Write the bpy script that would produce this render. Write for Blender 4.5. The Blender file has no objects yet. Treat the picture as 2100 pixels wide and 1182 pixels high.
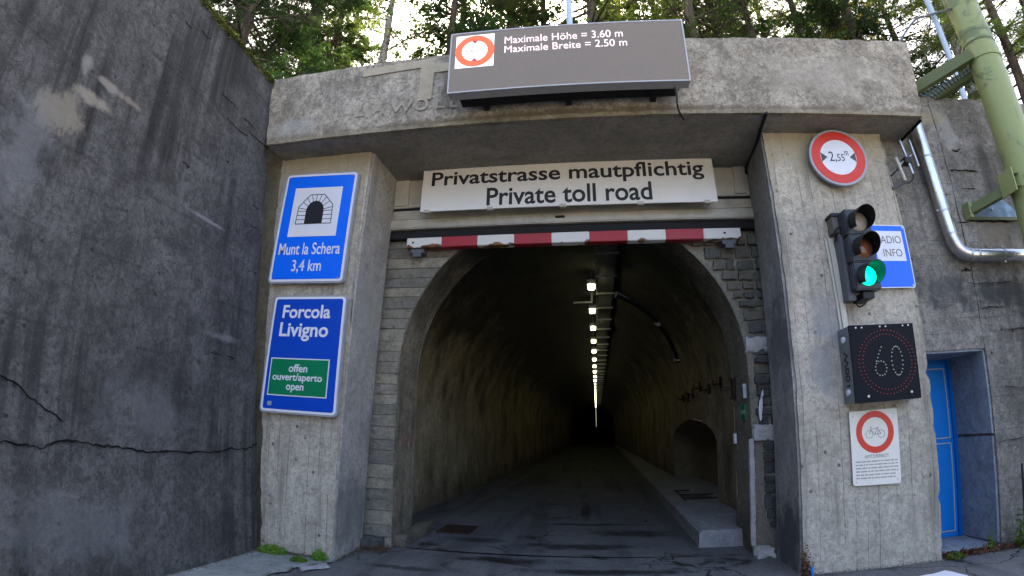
import bpy, bmesh, math, random
from mathutils import Vector, Matrix, noise
S = bpy.context.scene
COL = S.collection
R = random.Random(7)

# ------------------------------------------------------------------ camera
cd = bpy.data.cameras.new('camera'); cam = bpy.data.objects.new('camera', cd)
COL.objects.link(cam); S.camera = cam
YAW, PITCH, ROLL = 0.1471, 0.2669, 0.0158
CAM = Vector((0.3822, -5.049, 1.35))
fw = Vector((-math.sin(YAW)*math.cos(PITCH), math.cos(YAW)*math.cos(PITCH), math.sin(PITCH)))
rt = Vector((math.cos(YAW), math.sin(YAW), 0)); up = rt.cross(fw)
r2 = math.cos(ROLL)*rt + math.sin(ROLL)*up; u2 = -math.sin(ROLL)*rt + math.cos(ROLL)*up
m = Matrix((r2, u2, -fw)).transposed().to_4x4(); m.translation = CAM
cam.matrix_world = m
# action-camera lens with real barrel distortion
cd.type = 'PANO'; cd.panorama_type = 'FISHEYE_LENS_POLYNOMIAL'
cd.fisheye_fov = math.pi; cd.fisheye_polynomial_k0 = 0
cd.fisheye_polynomial_k1 = -0.05303956213831866
cd.fisheye_polynomial_k2 = 6.43279283836712e-06
cd.fisheye_polynomial_k3 = 1.675996281889583e-05
cd.fisheye_polynomial_k4 = -2.584068274987993e-07
cd.sensor_width = 36; cd.sensor_fit = 'HORIZONTAL'; cd.sensor_height = 36*576/1024
cd.clip_start = 0.05; cd.clip_end = 2000

# ------------------------------------------------------------------ world, sun, exposure
SUN_ELEV, SUN_AZ = math.radians(47), math.radians(-8)    # azimuth from +Y towards +X
w = bpy.data.worlds.new('World'); S.world = w; w.use_nodes = True
wn = w.node_tree.nodes; bgn = wn['Background']
sky = wn.new('ShaderNodeTexSky'); sky.sky_type = 'NISHITA'; sky.sun_disc = False
sky.sun_elevation = SUN_ELEV; sky.sun_rotation = SUN_AZ
sky.air_density = 0.7; sky.dust_density = 7.0; sky.ozone_density = 0.3
w.node_tree.links.new(sky.outputs[0], bgn.inputs[0]); bgn.inputs[1].default_value = 0.14
sd = bpy.data.lights.new('sun', 'SUN'); sd.energy = 4.0; sd.angle = math.radians(0.5); sd.color = (1, .93, .8)
so = bpy.data.objects.new('sun', sd); COL.objects.link(so)
sv = Vector((math.sin(SUN_AZ)*math.cos(SUN_ELEV), math.cos(SUN_AZ)*math.cos(SUN_ELEV), math.sin(SUN_ELEV)))
so.rotation_euler = sv.to_track_quat('Z', 'Y').to_euler(); so.location = (10, 20, 40)
S.view_settings.view_transform = 'Standard'; S.view_settings.look = 'None'
S.view_settings.gamma = 1; S.view_settings.use_curve_mapping = False
S.view_settings.exposure = 3.1
S.render.engine = 'CYCLES'
EM = 0.21          # unit for things that give off light

# ------------------------------------------------------------------ materials
class N:
    def __init__(s, name):
        s.m = bpy.data.materials.new(name); s.m.use_nodes = True
        s.t = s.m.node_tree; s.b = s.t.nodes['Principled BSDF']
        s.pos = s.t.nodes.new('ShaderNodeNewGeometry').outputs['Position']
    def n(s, typ, **k):
        x = s.t.nodes.new(typ)
        for a, v in k.items(): setattr(x, a, v)
        return x
    def set(s, node, key, v):
        if hasattr(v, 'is_output') or isinstance(v, bpy.types.NodeSocket): s.t.links.new(v, node.inputs[key])
        else: node.inputs[key].default_value = v
    def mapping(s, scale, loc=(0, 0, 0), rot=(0, 0, 0)):
        x = s.n('ShaderNodeMapping'); s.set(x, 'Vector', s.pos); s.set(x, 'Scale', scale); s.set(x, 'Location', loc); s.set(x, 'Rotation', rot)
        return x.outputs[0]
    def noise(s, scale, detail=4, rough=.55, vec=None, dist=0):
        x = s.n('ShaderNodeTexNoise'); s.set(x, 'Vector', vec or s.pos); s.set(x, 'Scale', scale)
        s.set(x, 'Detail', detail); s.set(x, 'Roughness', rough); s.set(x, 'Distortion', dist)
        return x.outputs['Fac']
    def voro(s, scale, vec=None, feature='F1', rand=1, out='Distance'):
        x = s.n('ShaderNodeTexVoronoi', feature=feature); s.set(x, 'Vector', vec or s.pos); s.set(x, 'Scale', scale); s.set(x, 'Randomness', rand)
        return x.outputs[out]
    def ramp(s, fac, a, b, va=0.0, vb=1.0):
        x = s.n('ShaderNodeMapRange', interpolation_type='SMOOTHSTEP'); s.set(x, 'Value', fac)
        s.set(x, 'From Min', a); s.set(x, 'From Max', b); s.set(x, 'To Min', va); s.set(x, 'To Max', vb)
        return x.outputs[0]
    def math(s, op, a, b=0.0, c=0.0):
        x = s.n('ShaderNodeMath', operation=op); s.set(x, 0, a); s.set(x, 1, b); s.set(x, 2, c); return x.outputs[0]
    def mix(s, fac, a, b, mode='MIX'):
        x = s.n('ShaderNodeMix', data_type='RGBA', blend_type=mode)
        def c(v): return (*v, 1) if isinstance(v, tuple) and len(v) == 3 else v
        s.set(x, 0, fac); s.set(x, 6, c(a)); s.set(x, 7, c(b)); return x.outputs[2]
    def xyz(s):
        if not hasattr(s, '_xyz'):
            x = s.n('ShaderNodeSeparateXYZ'); s.set(x, 0, s.pos); s._xyz = x.outputs
        return s._xyz
    def bump(s, h, strength, dist=.01, prev=None):
        x = s.n('ShaderNodeBump'); s.set(x, 'Height', h); s.set(x, 'Strength', strength); s.set(x, 'Distance', dist)
        if prev is not None: s.set(x, 'Normal', prev)
        return x.outputs[0]
    def fin(s, col, rough=.85, normal=None, spec=.3, metal=0.0):
        if isinstance(col, tuple): col = (*col, 1)
        s.set(s.b, 'Base Color', col); s.set(s.b, 'Roughness', rough); s.set(s.b, 'Specular IOR Level', spec); s.set(s.b, 'Metallic', metal)
        if normal is not None: s.set(s.b, 'Normal', normal)
        return s.m

def blob(g, c, r, nz, amp=.6, lo=.55, hi=1.1):
    """ragged ellipsoidal stain mask around world point c"""
    x = g.n('ShaderNodeVectorMath', operation='SUBTRACT'); g.set(x, 0, g.pos); g.set(x, 1, c)
    y = g.n('ShaderNodeVectorMath', operation='MULTIPLY'); g.t.links.new(x.outputs[0], y.inputs[0]); g.set(y, 1, tuple(1/v for v in r))
    z = g.n('ShaderNodeVectorMath', operation='LENGTH'); g.t.links.new(y.outputs[0], z.inputs[0])
    n2 = g.noise(1.6, 5, .6, dist=1.2)
    d = g.math('ADD', z.outputs['Value'], g.math('MULTIPLY', g.math('SUBTRACT', nz, .5), amp*1.7))
    d = g.math('ADD', d, g.math('MULTIPLY', g.math('SUBTRACT', n2, .5), amp*1.2))
    return g.ramp(d, hi, lo-.25)

def concrete(name, c1, c2, dark, streak=.5, pits=.5, specks=.3, bump=.5, board=None, rough=.88, mid=2.2, stains=(), soot=None, streak_sc=(5, 5, .3), brd_amt=.5, sthr=(.48, .72)):
    g = N(name)
    big = g.noise(.9, 4, .6); md = g.noise(mid, 8, .68, dist=.4); fine = g.noise(26, 8, .75); grit = g.noise(95, 3, .8)
    col = g.mix(g.ramp(g.math('ADD', g.math('MULTIPLY', md, .6), g.math('MULTIPLY', fine, .4)), .36, .64), c1, c2)
    st = g.noise(1.0, 6, .65, g.mapping(streak_sc))
    st2 = g.noise(1.0, 5, .7, g.mapping((streak_sc[0]*4, streak_sc[1]*4, streak_sc[2]*2.5), (3, 1, 2)))
    sm = g.math('MULTIPLY', g.ramp(st, *sthr), g.ramp(big, .38, .6))
    sm = g.math('ADD', sm, g.math('MULTIPLY', g.ramp(st2, .52, .75), .45))
    col = g.mix(g.math('MULTIPLY', sm, streak), col, dark)
    blot = g.ramp(g.noise(4.5, 9, .75, dist=.8), .55, .68)
    col = g.mix(g.math('MULTIPLY', blot, .42*streak), col, dark)
    # exposed aggregate and fine grit
    ag = g.noise(27, 5, .85, g.mapping((1, 1, 1), (11, 5, 3)), dist=.6); ag2 = g.noise(70, 3, .75, g.mapping((1, 1, 1), (1, 9, 6)), dist=.5)
    col = g.mix(g.math('MULTIPLY', g.ramp(ag, .49, .62), .30+.45*specks), col, dark)
    col = g.mix(g.math('MULTIPLY', g.ramp(ag2, .60, .70), .2+specks*.4), col, tuple(min(1, v*1.3+.03) for v in c2))
    col = g.mix(g.math('MULTIPLY', g.ramp(grit, .45, .7), .38), col, tuple(v*.55 for v in c1))
    tone = g.noise(9, 7, .8, dist=.8)
    col = g.mix(g.math('MULTIPLY', g.ramp(tone, .46, .60), .38+.25*streak), col, tuple(v*.58 for v in c1))
    h = g.math('ADD', g.math('MULTIPLY', fine, .6), g.math('MULTIPLY', grit, .35))
    nrm = g.bump(h, bump*.75, .02)
    if pits:
        pv = g.voro(17); pm = g.math('MULTIPLY', g.ramp(pv, .13, .05), g.ramp(g.noise(1.7, 3), .46, .58))
        pv2 = g.voro(5.5, vec=g.mapping((1, 1, 1), (4, 2, 7))); pm2 = g.math('MULTIPLY', g.ramp(pv2, .12, .06), .9)
        pm = g.math('MAXIMUM', pm, pm2)
        col = g.mix(g.math('MULTIPLY', pm, pits), col, tuple(v*.25 for v in dark))
        nrm = g.bump(g.math('SUBTRACT', 1, pm), pits*.5, .02, nrm)
    if board:
        ax, sp = board
        wob = g.math('MULTIPLY', g.noise(1.4, 2), .04)
        q = g.math('DIVIDE', g.math('ADD', g.xyz()[ax], wob), sp)
        fr = g.math('FRACT', q); ed = g.math('ABSOLUTE', g.math('SUBTRACT', fr, .5))
        ln = g.math('MULTIPLY', g.ramp(ed, .455, .5), g.ramp(g.noise(3.0, 4, .7, g.mapping((2, 2, .5) if ax != 2 else (.6, .6, 3))), .42, .58))
        wn_ = g.n('ShaderNodeTexWhiteNoise', noise_dimensions='1D'); g.t.links.new(g.math('FLOOR', q), wn_.inputs['W'])
        col = g.mix(g.math('MULTIPLY', wn_.outputs[0], .28*brd_amt), col, dark)
        col = g.mix(g.math('MULTIPLY', ln, brd_amt), col, tuple(v*.4 for v in dark))
        nrm = g.bump(g.math('SUBTRACT', 1, ln), .5*brd_amt, .02, nrm)
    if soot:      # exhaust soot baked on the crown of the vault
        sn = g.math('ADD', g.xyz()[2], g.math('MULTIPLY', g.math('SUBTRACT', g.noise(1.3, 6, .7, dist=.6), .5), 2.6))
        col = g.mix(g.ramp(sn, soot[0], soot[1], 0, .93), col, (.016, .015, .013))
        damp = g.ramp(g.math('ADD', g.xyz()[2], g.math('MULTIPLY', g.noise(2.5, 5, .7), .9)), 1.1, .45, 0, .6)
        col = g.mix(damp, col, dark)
    for (c, r, colr, amt) in stains:
        col = g.mix(g.math('MULTIPLY', blob(g, c, r, g.noise(5, 6, .7, dist=.5), 1.3), amt), col, colr)
    return g.fin(col, rough, nrm, .25)

def paint(name, rgb, rough=.45, dirt=.12, spec=.4, bump=0, dirtcol=(.12, .1, .08), sc=6):
    g = N(name); d = g.ramp(g.noise(sc, 8, .7), .4, .75)
    col = g.mix(g.math('MULTIPLY', d, dirt), tuple(rgb), dirtcol)
    nrm = g.bump(g.noise(30, 4), bump, .004) if bump else None
    return g.fin(col, rough, nrm, spec)
def metal(name, rgb, rough=.35, sc=8, var=.3):
    g = N(name); d = g.noise(sc, 8, .7)
    col = g.mix(g.math('MULTIPLY', g.ramp(d, .4, .7), var), tuple(rgb), tuple(v*.35 for v in rgb))
    return g.fin(col, g.ramp(d, .2, .8, rough*.7, min(1, rough*1.5)), g.bump(g.noise(14, 4), .08, .01), .5, 1.0)
def emit(name, rgb, st, base=(.8, .8, .8)):
    g = N(name); g.set(g.b, 'Emission Color', (*rgb, 1)); g.set(g.b, 'Emission Strength', st); return g.fin(base, .4)

WALLD = concrete('dark_weathered_concrete', (.062, .060, .057), (.152, .147, .139), (.017, .017, .017), streak=1.0, pits=.55, specks=.5, bump=.75,
    board=(2, .62), brd_amt=.25, mid=2.4, streak_sc=(1, 4.5, .16), sthr=(.40, .60), stains=[
    ((-3.15, -2.95, 3.30), (.5, .23, .20), (.30, .26, .195), .6), ((-3.14, -3.12, 2.88), (.5, .24, .60), (.19, .19, .19), .5),
    ((-3.18, -2.70, 3.54), (.5, .22, .06), (.32, .28, .22), .7), ((-3.2, -2.84, 3.80), (.5, .07, .11), (.32, .30, .27), .6),
    ((-3.2, -2.58, 3.74), (.5, .16, .045), (.30, .265, .225), .7), ((-3.18, -2.32, 3.745), (.5, .14, .04), (.24, .195, .155), .8),
    ((-3.1, -0.7, 2.12), (.5, .35, .05), (.21, .21, .21), .5), ((-3.14, -1.2, 3.17), (.5, .35, .02), (.25, .25, .25), .6),
    ((-3.0, -1.6, 1.35), (.5, .5, .30), (.16, .16, .165), .4), ((-3.05, -2.3, .5), (.5, .8, .35), (.15, .155, .16), .4)])
PIL = concrete('board_marked_concrete', (.46, .405, .32), (.64, .57, .455), (.16, .14, .11), streak=.85, pits=.8, specks=.6, bump=.9, board=(0, .12), brd_amt=.75,
    stains=[((3.1, 0, 4.25), (1.2, 1, .42), (.42, .355, .235), .75), ((-2.6, 0, 4.3), (1.2, 1, .4), (.38, .32, .21), .75),
            ((2.75, 0, 2.35), (.28, .6, .28), (.24, .24, .25), .7), ((2.62, 0, 1.85), (.16, .5, .35), (.26, .26, .27), .6)])
PILS = concrete('smooth_shaded_jamb_concrete', (.31, .295, .27), (.47, .445, .405), (.14, .135, .125), streak=.55, pits=.3, specks=.3, bump=.4,
    stains=[((2.34, .4, 2.2), (.5, .6, .55), (.13, .135, .14), .8), ((2.34, .4, .2), (.5, .7, .55), (.07, .075, .085), .85), ((-2.1, .4, .4), (.5, .9, .5), (.10, .105, .11), .6),
            ((-2.05, .4, 2.6), (.5, .6, .45), (.36, .35, .33), .5)])
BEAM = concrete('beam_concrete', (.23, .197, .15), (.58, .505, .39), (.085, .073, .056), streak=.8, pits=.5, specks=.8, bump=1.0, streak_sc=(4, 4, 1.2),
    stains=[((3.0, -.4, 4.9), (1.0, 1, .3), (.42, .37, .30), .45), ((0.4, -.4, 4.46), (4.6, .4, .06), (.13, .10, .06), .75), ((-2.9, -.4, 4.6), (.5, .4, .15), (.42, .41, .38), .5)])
SOFF = concrete('soffit_concrete', (.23, .215, .18), (.34, .315, .27), (.13, .12, .10), streak=.3, pits=.3, specks=.4, bump=.4, board=(1, .19), brd_amt=.3)
RWALL = concrete('right_wall_concrete', (.19, .172, .145), (.40, .365, .31), (.055, .05, .044), streak=.85, pits=.8, specks=.6, bump=.9, board=(2, .17), brd_amt=.4, streak_sc=(3.5, 3.5, .4),
    stains=[((4.9, .1, 2.6), (.9, .5, .28), (.045, .045, .045), .85), ((5.1, .1, 3.3), (.35, .5, .3), (.30, .25, .19), .6), ((4.4, .1, 4.75), (.4, .5, .12), (.34, .28, .17), .7),
            ((4.75, .1, 4.5), (.12, .5, .35), (.40, .38, .35), .5), ((4.2, .1, 2.7), (.4, .4, .3), (.05, .05, .05), .5)])
PORT = concrete('portal_concrete', (.19, .172, .135), (.31, .28, .215), (.085, .077, .06), streak=.5, pits=.5, specks=.5, bump=.8)
BRDS = [concrete('board_imprint_%s' % s, a, b, (.08, .075, .065), streak=.45, pits=.5, specks=.4, bump=.8, streak_sc=(.6, .6, 5)) for s, a, b in
        (('pale', (.25, .222, .165), (.36, .325, .25)), ('medium', (.205, .185, .145), (.31, .28, .22)), ('dim', (.16, .148, .122), (.26, .235, .19)))]
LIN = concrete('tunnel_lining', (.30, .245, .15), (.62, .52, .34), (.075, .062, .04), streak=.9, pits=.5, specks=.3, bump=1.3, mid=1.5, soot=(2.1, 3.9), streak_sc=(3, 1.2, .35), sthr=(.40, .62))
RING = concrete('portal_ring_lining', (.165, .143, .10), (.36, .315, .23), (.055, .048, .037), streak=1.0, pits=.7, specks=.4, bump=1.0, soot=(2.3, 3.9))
KERB = concrete('kerb_concrete', (.25, .25, .255), (.40, .40, .40), (.13, .13, .135), streak=.4, pits=.3, specks=.3, bump=.4)
REV = concrete('door_reveal_plaster', (.19, .215, .25), (.33, .36, .40), (.11, .125, .15), streak=.45, pits=.4, specks=.1, bump=.3, mid=3)
SLAB = concrete('gutter_slab_concrete', (.19, .215, .205), (.33, .355, .34), (.12, .135, .13), streak=.3, pits=.2, specks=.2, bump=.5)
STONES = [concrete('stone_%s' % s, a, b, (.03, .03, .03), streak=.3, pits=.2, specks=.3, bump=1.2, mid=9) for s, a, b in
          (('brown', (.13, .115, .09), (.22, .20, .16)), ('grey', (.09, .088, .08), (.16, .155, .14)), ('dark', (.060, .060, .058), (.13, .128, .12)))]
PLAST = concrete('pale_plaster', (.42, .40, .38), (.55, .53, .50), (.25, .24, .23), streak=.2, pits=.2, specks=.1, bump=.4)
CRACK = paint('crack_shadow', (.009, .009, .010), .95, 0, .1)

def mat_asphalt():
    g = N('asphalt'); f = g.noise(55, 6, .8); big = g.noise(.8, 5, .6)
    col = g.mix(g.ramp(f, .3, .7), (.052, .053, .055), (.170, .170, .172))
    col = g.mix(g.math('MULTIPLY', g.ramp(big, .45, .65), .5), col, (.15, .142, .13))
    sp = g.voro(75, out='Color'); ss = g.n('ShaderNodeSeparateColor'); g.t.links.new(sp, ss.inputs[0])
    col = g.mix(g.math('MULTIPLY', g.ramp(ss.outputs[0], .90, .97), .6), col, (.20, .20, .19))
    tr = g.noise(1.0, 4, .6, g.mapping((2.2, .16, 1)))
    col = g.mix(g.math('MULTIPLY', g.ramp(tr, .48, .62), .45), col, (.035, .036, .038))
    wet = g.ramp(g.noise(1.7, 8, .68, g.mapping((1, 1, 1), (2.3, .7, 0)), dist=.5), .56, .63)
    col = g.mix(g.math('MULTIPLY', wet, .82), col, (.010, .011, .012))
    pn_ = g.noise(4.2, 7, .72, dist=.6)
    for c_, r_, a_ in (((-.55, .75, 0), (.75, .16, 1), .93), ((.55, .35, 0), (.95, .13, 1), .9), ((.25, 1.5, 0), (.9, .22, 1), .85), ((.95, 2.4, 0), (.6, .3, 1), .8), ((-.2, -.35, 0), (.8, .07, 1), .8),
                       ((-1.0, 1.7, 0), (.4, .2, 1), .8), ((.3, 4.6, 0), (.12, 1.3, 1), .8), ((-1.4, .1, 0), (.5, .10, 1), .7), ((1.3, -.1, 0), (.5, .08, 1), .75), ((.5, 3.1, 0), (1.1, .12, 1), .7)):
        col = g.mix(g.math('MULTIPLY', blob(g, c_, r_, pn_, 1.1), a_), col, (.010, .010, .011))
    wv = g.n('ShaderNodeVectorMath', operation='ADD'); g.t.links.new(g.pos, wv.inputs[0])
    dn = g.n('ShaderNodeTexNoise'); g.set(dn, 'Vector', g.pos); g.set(dn, 'Scale', 2.2); g.set(dn, 'Detail', 6)
    sc_ = g.n('ShaderNodeVectorMath', operation='SCALE'); g.t.links.new(dn.outputs['Color'], sc_.inputs[0]); g.set(sc_, 'Scale', .55); g.t.links.new(sc_.outputs[0], wv.inputs[1])
    ck = g.math('MULTIPLY', g.ramp(g.voro(.75, vec=wv.outputs[0], feature='DISTANCE_TO_EDGE'), .008, .002), g.ramp(g.noise(.9, 2), .42, .5))
    col = g.mix(ck, col, (.008, .008, .009))
    ed = g.ramp(g.noise(7, 5, .7), .6, .75)
    col = g.mix(g.math('MULTIPLY', ed, .25), col, (.09, .075, .055))
    return g.fin(col, g.ramp(wet, 0, 1, .82, .5), g.bump(g.math('ADD', f, g.math('MULTIPLY', ck, -2)), .6, .012), .3)
ASPH = mat_asphalt()
g = N('forest_floor'); ffl = g.fin(g.mix(g.ramp(g.noise(3, 8, .7), .4, .6), (.06, .05, .025), (.05, .075, .02)), .95, g.bump(g.noise(12, 5), .8, .05))
g = N('tree_bark'); BARK = g.fin(g.mix(g.ramp(g.noise(1.0, 7, .75, g.mapping((16, 16, 3))), .35, .65), (.055, .04, .03), (.16, .12, .09)), .95, g.bump(g.noise(1.0, 6, .7, g.mapping((22, 22, 4))), 1, .03))
g = N('pale_bark'); BARKP = g.fin(g.mix(g.ramp(g.noise(1.0, 6, .7, g.mapping((7, 7, 9))), .5, .62), (.42, .38, .35), (.12, .09, .08)), .9, g.bump(g.noise(20, 5), .6, .02))
def leafmat(name, a, b, trans):
    g = N(name)
    oi = g.n('ShaderNodeObjectInfo')
    col = g.mix(g.ramp(g.noise(1.3, 3), .38, .62), a, b)
    hs = g.n('ShaderNodeHueSaturation'); g.set(hs, 'Color', col); g.set(hs, 'Value', g.ramp(oi.outputs['Random'], 0, 1, .75, 1.25)); g.set(hs, 'Hue', g.ramp(oi.outputs['Random'], 0, 1, .48, .515)); col = hs.outputs[0]
    g.set(g.b, 'Base Color', col); g.set(g.b, 'Roughness', .6); g.set(g.b, 'Specular IOR Level', .25)
    tr = g.n('ShaderNodeBsdfTranslucent'); g.set(tr, 'Color', g.mix(1, col, (1.7, 1.8, .9), 'MULTIPLY'))
    mx = g.n('ShaderNodeMixShader'); g.set(mx, 0, trans); g.t.links.new(g.b.outputs[0], mx.inputs[1]); g.t.links.new(tr.outputs[0], mx.inputs[2])
    out = g.t.nodes['Material Output']; g.t.links.new(mx.outputs[0], out.inputs['Surface']); return g.m
SPRUCE = leafmat('spruce_needles', (.020, .040, .012), (.045, .08, .018), .38)
LARCH = leafmat('larch_needles', (.07, .115, .02), (.15, .18, .035), .5)
PINE = leafmat('pine_needles', (.03, .065, .018), (.07, .12, .03), .4)
BROAD = leafmat('yellowing_leaves', (.13, .15, .03), (.26, .2, .03), .5)
MOSS = leafmat('moss', (.045, .055, .012), (.10, .11, .02), .2)
WEED = leafmat('weed_leaves', (.07, .15, .02), (.16, .26, .035), .35)
LITTER = leafmat('leaf_litter', (.10, .05, .025), (.18, .10, .05), .2)

BLUE1 = paint('bright_blue_sign', (.0, .145, .88), .35, .03)
BLUE2 = paint('deep_blue_sign', (.0, .058, .46), .35, .04)
BLUE3 = paint('radio_blue_sign', (.0, .135, .88), .35, .03)
GREEN = paint('green_panel', (.0, .19, .075), .35, .03)
WHITE = paint('white_sign', (.74, .73, .76), .38, .05)
CREAM = paint('cream_sign', (.76, .70, .60), .38, .05)
TWHITE = paint('toll_sign_white', (.74, .70, .64), .25, .05, .5)
BLACK = paint('black_print', (.012, .012, .014), .5, 0)
PRINT = paint('grey_print', (.16, .14, .13), .6, 0)
REDS = paint('red_sign', (.62, .035, .014), .38, .04)
REDB = paint('red_bar_paint', (.34, .006, .012), .42, .15, .4, .2)
GREYM = paint('grey_sign_frame', (.33, .34, .37), .4, .25)
GALV = metal('galvanised_steel', (.45, .46, .48), .45)
STEEL = metal('stainless_duct', (.62, .61, .62), .26, 3, .25)
CASE = paint('cream_casing', (.52, .48, .40), .32, .3, .5, .1)
RAILM = paint('beige_grey_rail', (.44, .40, .32), .4, .5, .5, .1, (.14, .12, .09), 3)
DARKM = paint('rubber_and_shade_black', (.010, .010, .011), .8, 0)
def rusty(name, base, lo, hi):
    g = N(name); nz = g.noise(9, 8, .75, dist=.5)
    zt = g.ramp(g.xyz()[2], 3.55, 3.47)
    mk = g.ramp(g.math('ADD', g.noise(3.2, 5, .7), g.math('MULTIPLY', zt, .22)), lo, hi)
    col = g.mix(mk, base, g.mix(g.ramp(nz, .4, .6), (.07, .024, .008), (.26, .12, .035)))
    return g.fin(col, .6, g.bump(nz, .3, .005), .3)
BARW = rusty('rust_spotted_white_paint', (.66, .64, .60), .70, .76)
RUST = paint('rusty_iron', (.035, .020, .014), .85, .6, .2, .5, (.07, .036, .02), 14)
GP = N('green_pipe_paint')
_n = GP.noise(2.3, 7, .65, dist=1.0)
GRP = GP.fin(GP.mix(GP.math('MULTIPLY', GP.ramp(_n, .56, .64), .7), (.27, .305, .115), (.10, .13, .06)), .42, GP.bump(GP.noise(30, 3), .06, .01), .4)
GRD = paint('dark_green_steel', (.10, .125, .035), .5, .35)
GRATE = metal('blue_grey_grating', (.16, .21, .25), .5)
TLB = paint('signal_housing_black', (.028, .031, .038), .45, .25, .4, .1, (.12, .12, .12))
TLG = paint('signal_channel_grey', (.085, .09, .10), .5, .3, .4, .2, (.2, .2, .2))
VIS = paint('visor_black', (.010, .010, .012), .55, 0)
CREAMC = paint('cream_conduit', (.50, .47, .38), .45, .15)
LED_P = N('led_panel'); _s = LED_P.voro(170)
LEDP = LED_P.fin(LED_P.mix(LED_P.ramp(_s, .2, .5), (.27, .218, .165), (.215, .172, .13)), .5, None, .3)
LEDF = paint('led_cabinet_grey', (.42, .42, .40), .45, .2)
L_PINK = emit('led_pink_white', (1, .74, .82), .68*EM, (.6, .5, .5))
L_WHITE = emit('led_white', (1, .96, .98), .62*EM)
L_RED = emit('led_orange_red', (1, .115, .03), .60*EM, (.4, .1, .05))
L_MAG = emit('led_dim_magenta', (.30, .02, .08), .8*EM, (.1, .02, .02))
L_GREY = emit('led_dim_grey', (.35, .28, .32), .05*EM, (.04, .04, .04))
LAMP = emit('tunnel_lamp_glow', (1, .97, .55), 9*EM)
LAMPF = emit('far_tunnel_lamp_glow', (1, 1, .62), .45*EM)
GRLENS = emit('green_signal_light', (.0, .95, .50), 1.0*EM, (.0, .4, .25))
BEIGEL = paint('red_lens_with_reflection', (.42, .34, .27), .25, .1)  # beige is a reflection painted over the red lens colour
AMBERL = paint('unlit_amber_lens', (.22, .075, .03), .2, .2, .6)
SB = paint('sixty_panel_black', (.009, .010, .013), .7, .02, .12)
DOT_R = paint('red_diode', (.60, .05, .05), .4, .1); DOT_W = paint('pale_diode', (.42, .40, .30), .4, .05)
SPG = metal('sign_side_grey', (.30, .34, .37), .45)
DBLUE = paint('door_blue', (.0, .19, .62), .5, .05, .3)
DBLUE2 = paint('door_frame_blue', (.0, .12, .44), .5, .05, .3)
DTRIM = paint('door_trim_grey', (.42, .44, .42), .5, .1)
GHOST = paint('pale_ghost_patch', (.42, .355, .25), .9, .55, .1, .3, (.24, .21, .155), 14)
GHOST2 = paint('faint_ghost_patch', (.38, .33, .25), .9, .9, .1, .5, (.20, .18, .14), 18)
YEL = paint('worn_road_paint', (.20, .18, .12), .8, .7, .2, 0, (.05, .05, .045), 9)
SKYP = paint('pale_blue_mast', (.45, .55, .68), .4, .1)

# ------------------------------------------------------------------ mesh helpers
def link(name, bm, mat, parent=None, smooth=None):
    me = bpy.data.meshes.new(name)
    bmesh.ops.recalc_face_normals(bm, faces=bm.faces)
    bm.to_mesh(me); bm.free()
    if mat: me.materials.append(mat)
    if smooth is not None:
        for p in me.polygons: p.use_smooth = True
        me.set_sharp_from_angle(angle=math.radians(smooth))
    o = bpy.data.objects.new(name, me); COL.objects.link(o)
    if parent:
        L = Vector(root_loc(parent)); me.transform(Matrix.Translation(-L)); o.parent = parent
    return o
def root_loc(p):
    L = Vector(p.location)
    while p.parent: p = p.parent; L += p.location
    return L
def place(o, loc):
    """move the origin of a top-level mesh thing to loc"""
    o.data.transform(Matrix.Translation(-Vector(loc))); o.location = loc; return o
def thing(name, label, cat, loc=(0, 0, 0), group=None):
    o = bpy.data.objects.new(name, None); COL.objects.link(o); o.location = loc; o.empty_display_size = .1
    o['label'] = label; o['category'] = cat
    if group: o['group'] = group
    return o
def tag(o, label=None, cat=None, group=None, kind=None):
    if label: o['label'] = label
    if cat: o['category'] = cat
    if group: o['group'] = group
    if kind: o['kind'] = kind
    return o
B = bmesh.new
def box(bm, x0, x1, y0, y1, z0, z1, bevel=0):
    v = [bm.verts.new((x, y, z)) for x in (x0, x1) for y in (y0, y1) for z in (z0, z1)]
    fs = [bm.faces.new([v[i] for i in f]) for f in ((0, 1, 3, 2), (4, 6, 7, 5), (0, 4, 5, 1), (2, 3, 7, 6), (0, 2, 6, 4), (1, 5, 7, 3))]
    if bevel:
        es = {e for f in fs for e in f.edges}
        bmesh.ops.bevel(bm, geom=list(es), offset=bevel, segments=2, affect='EDGES')
    return bm
def bx(*a, **k): return box(B(), *a, **k)
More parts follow.
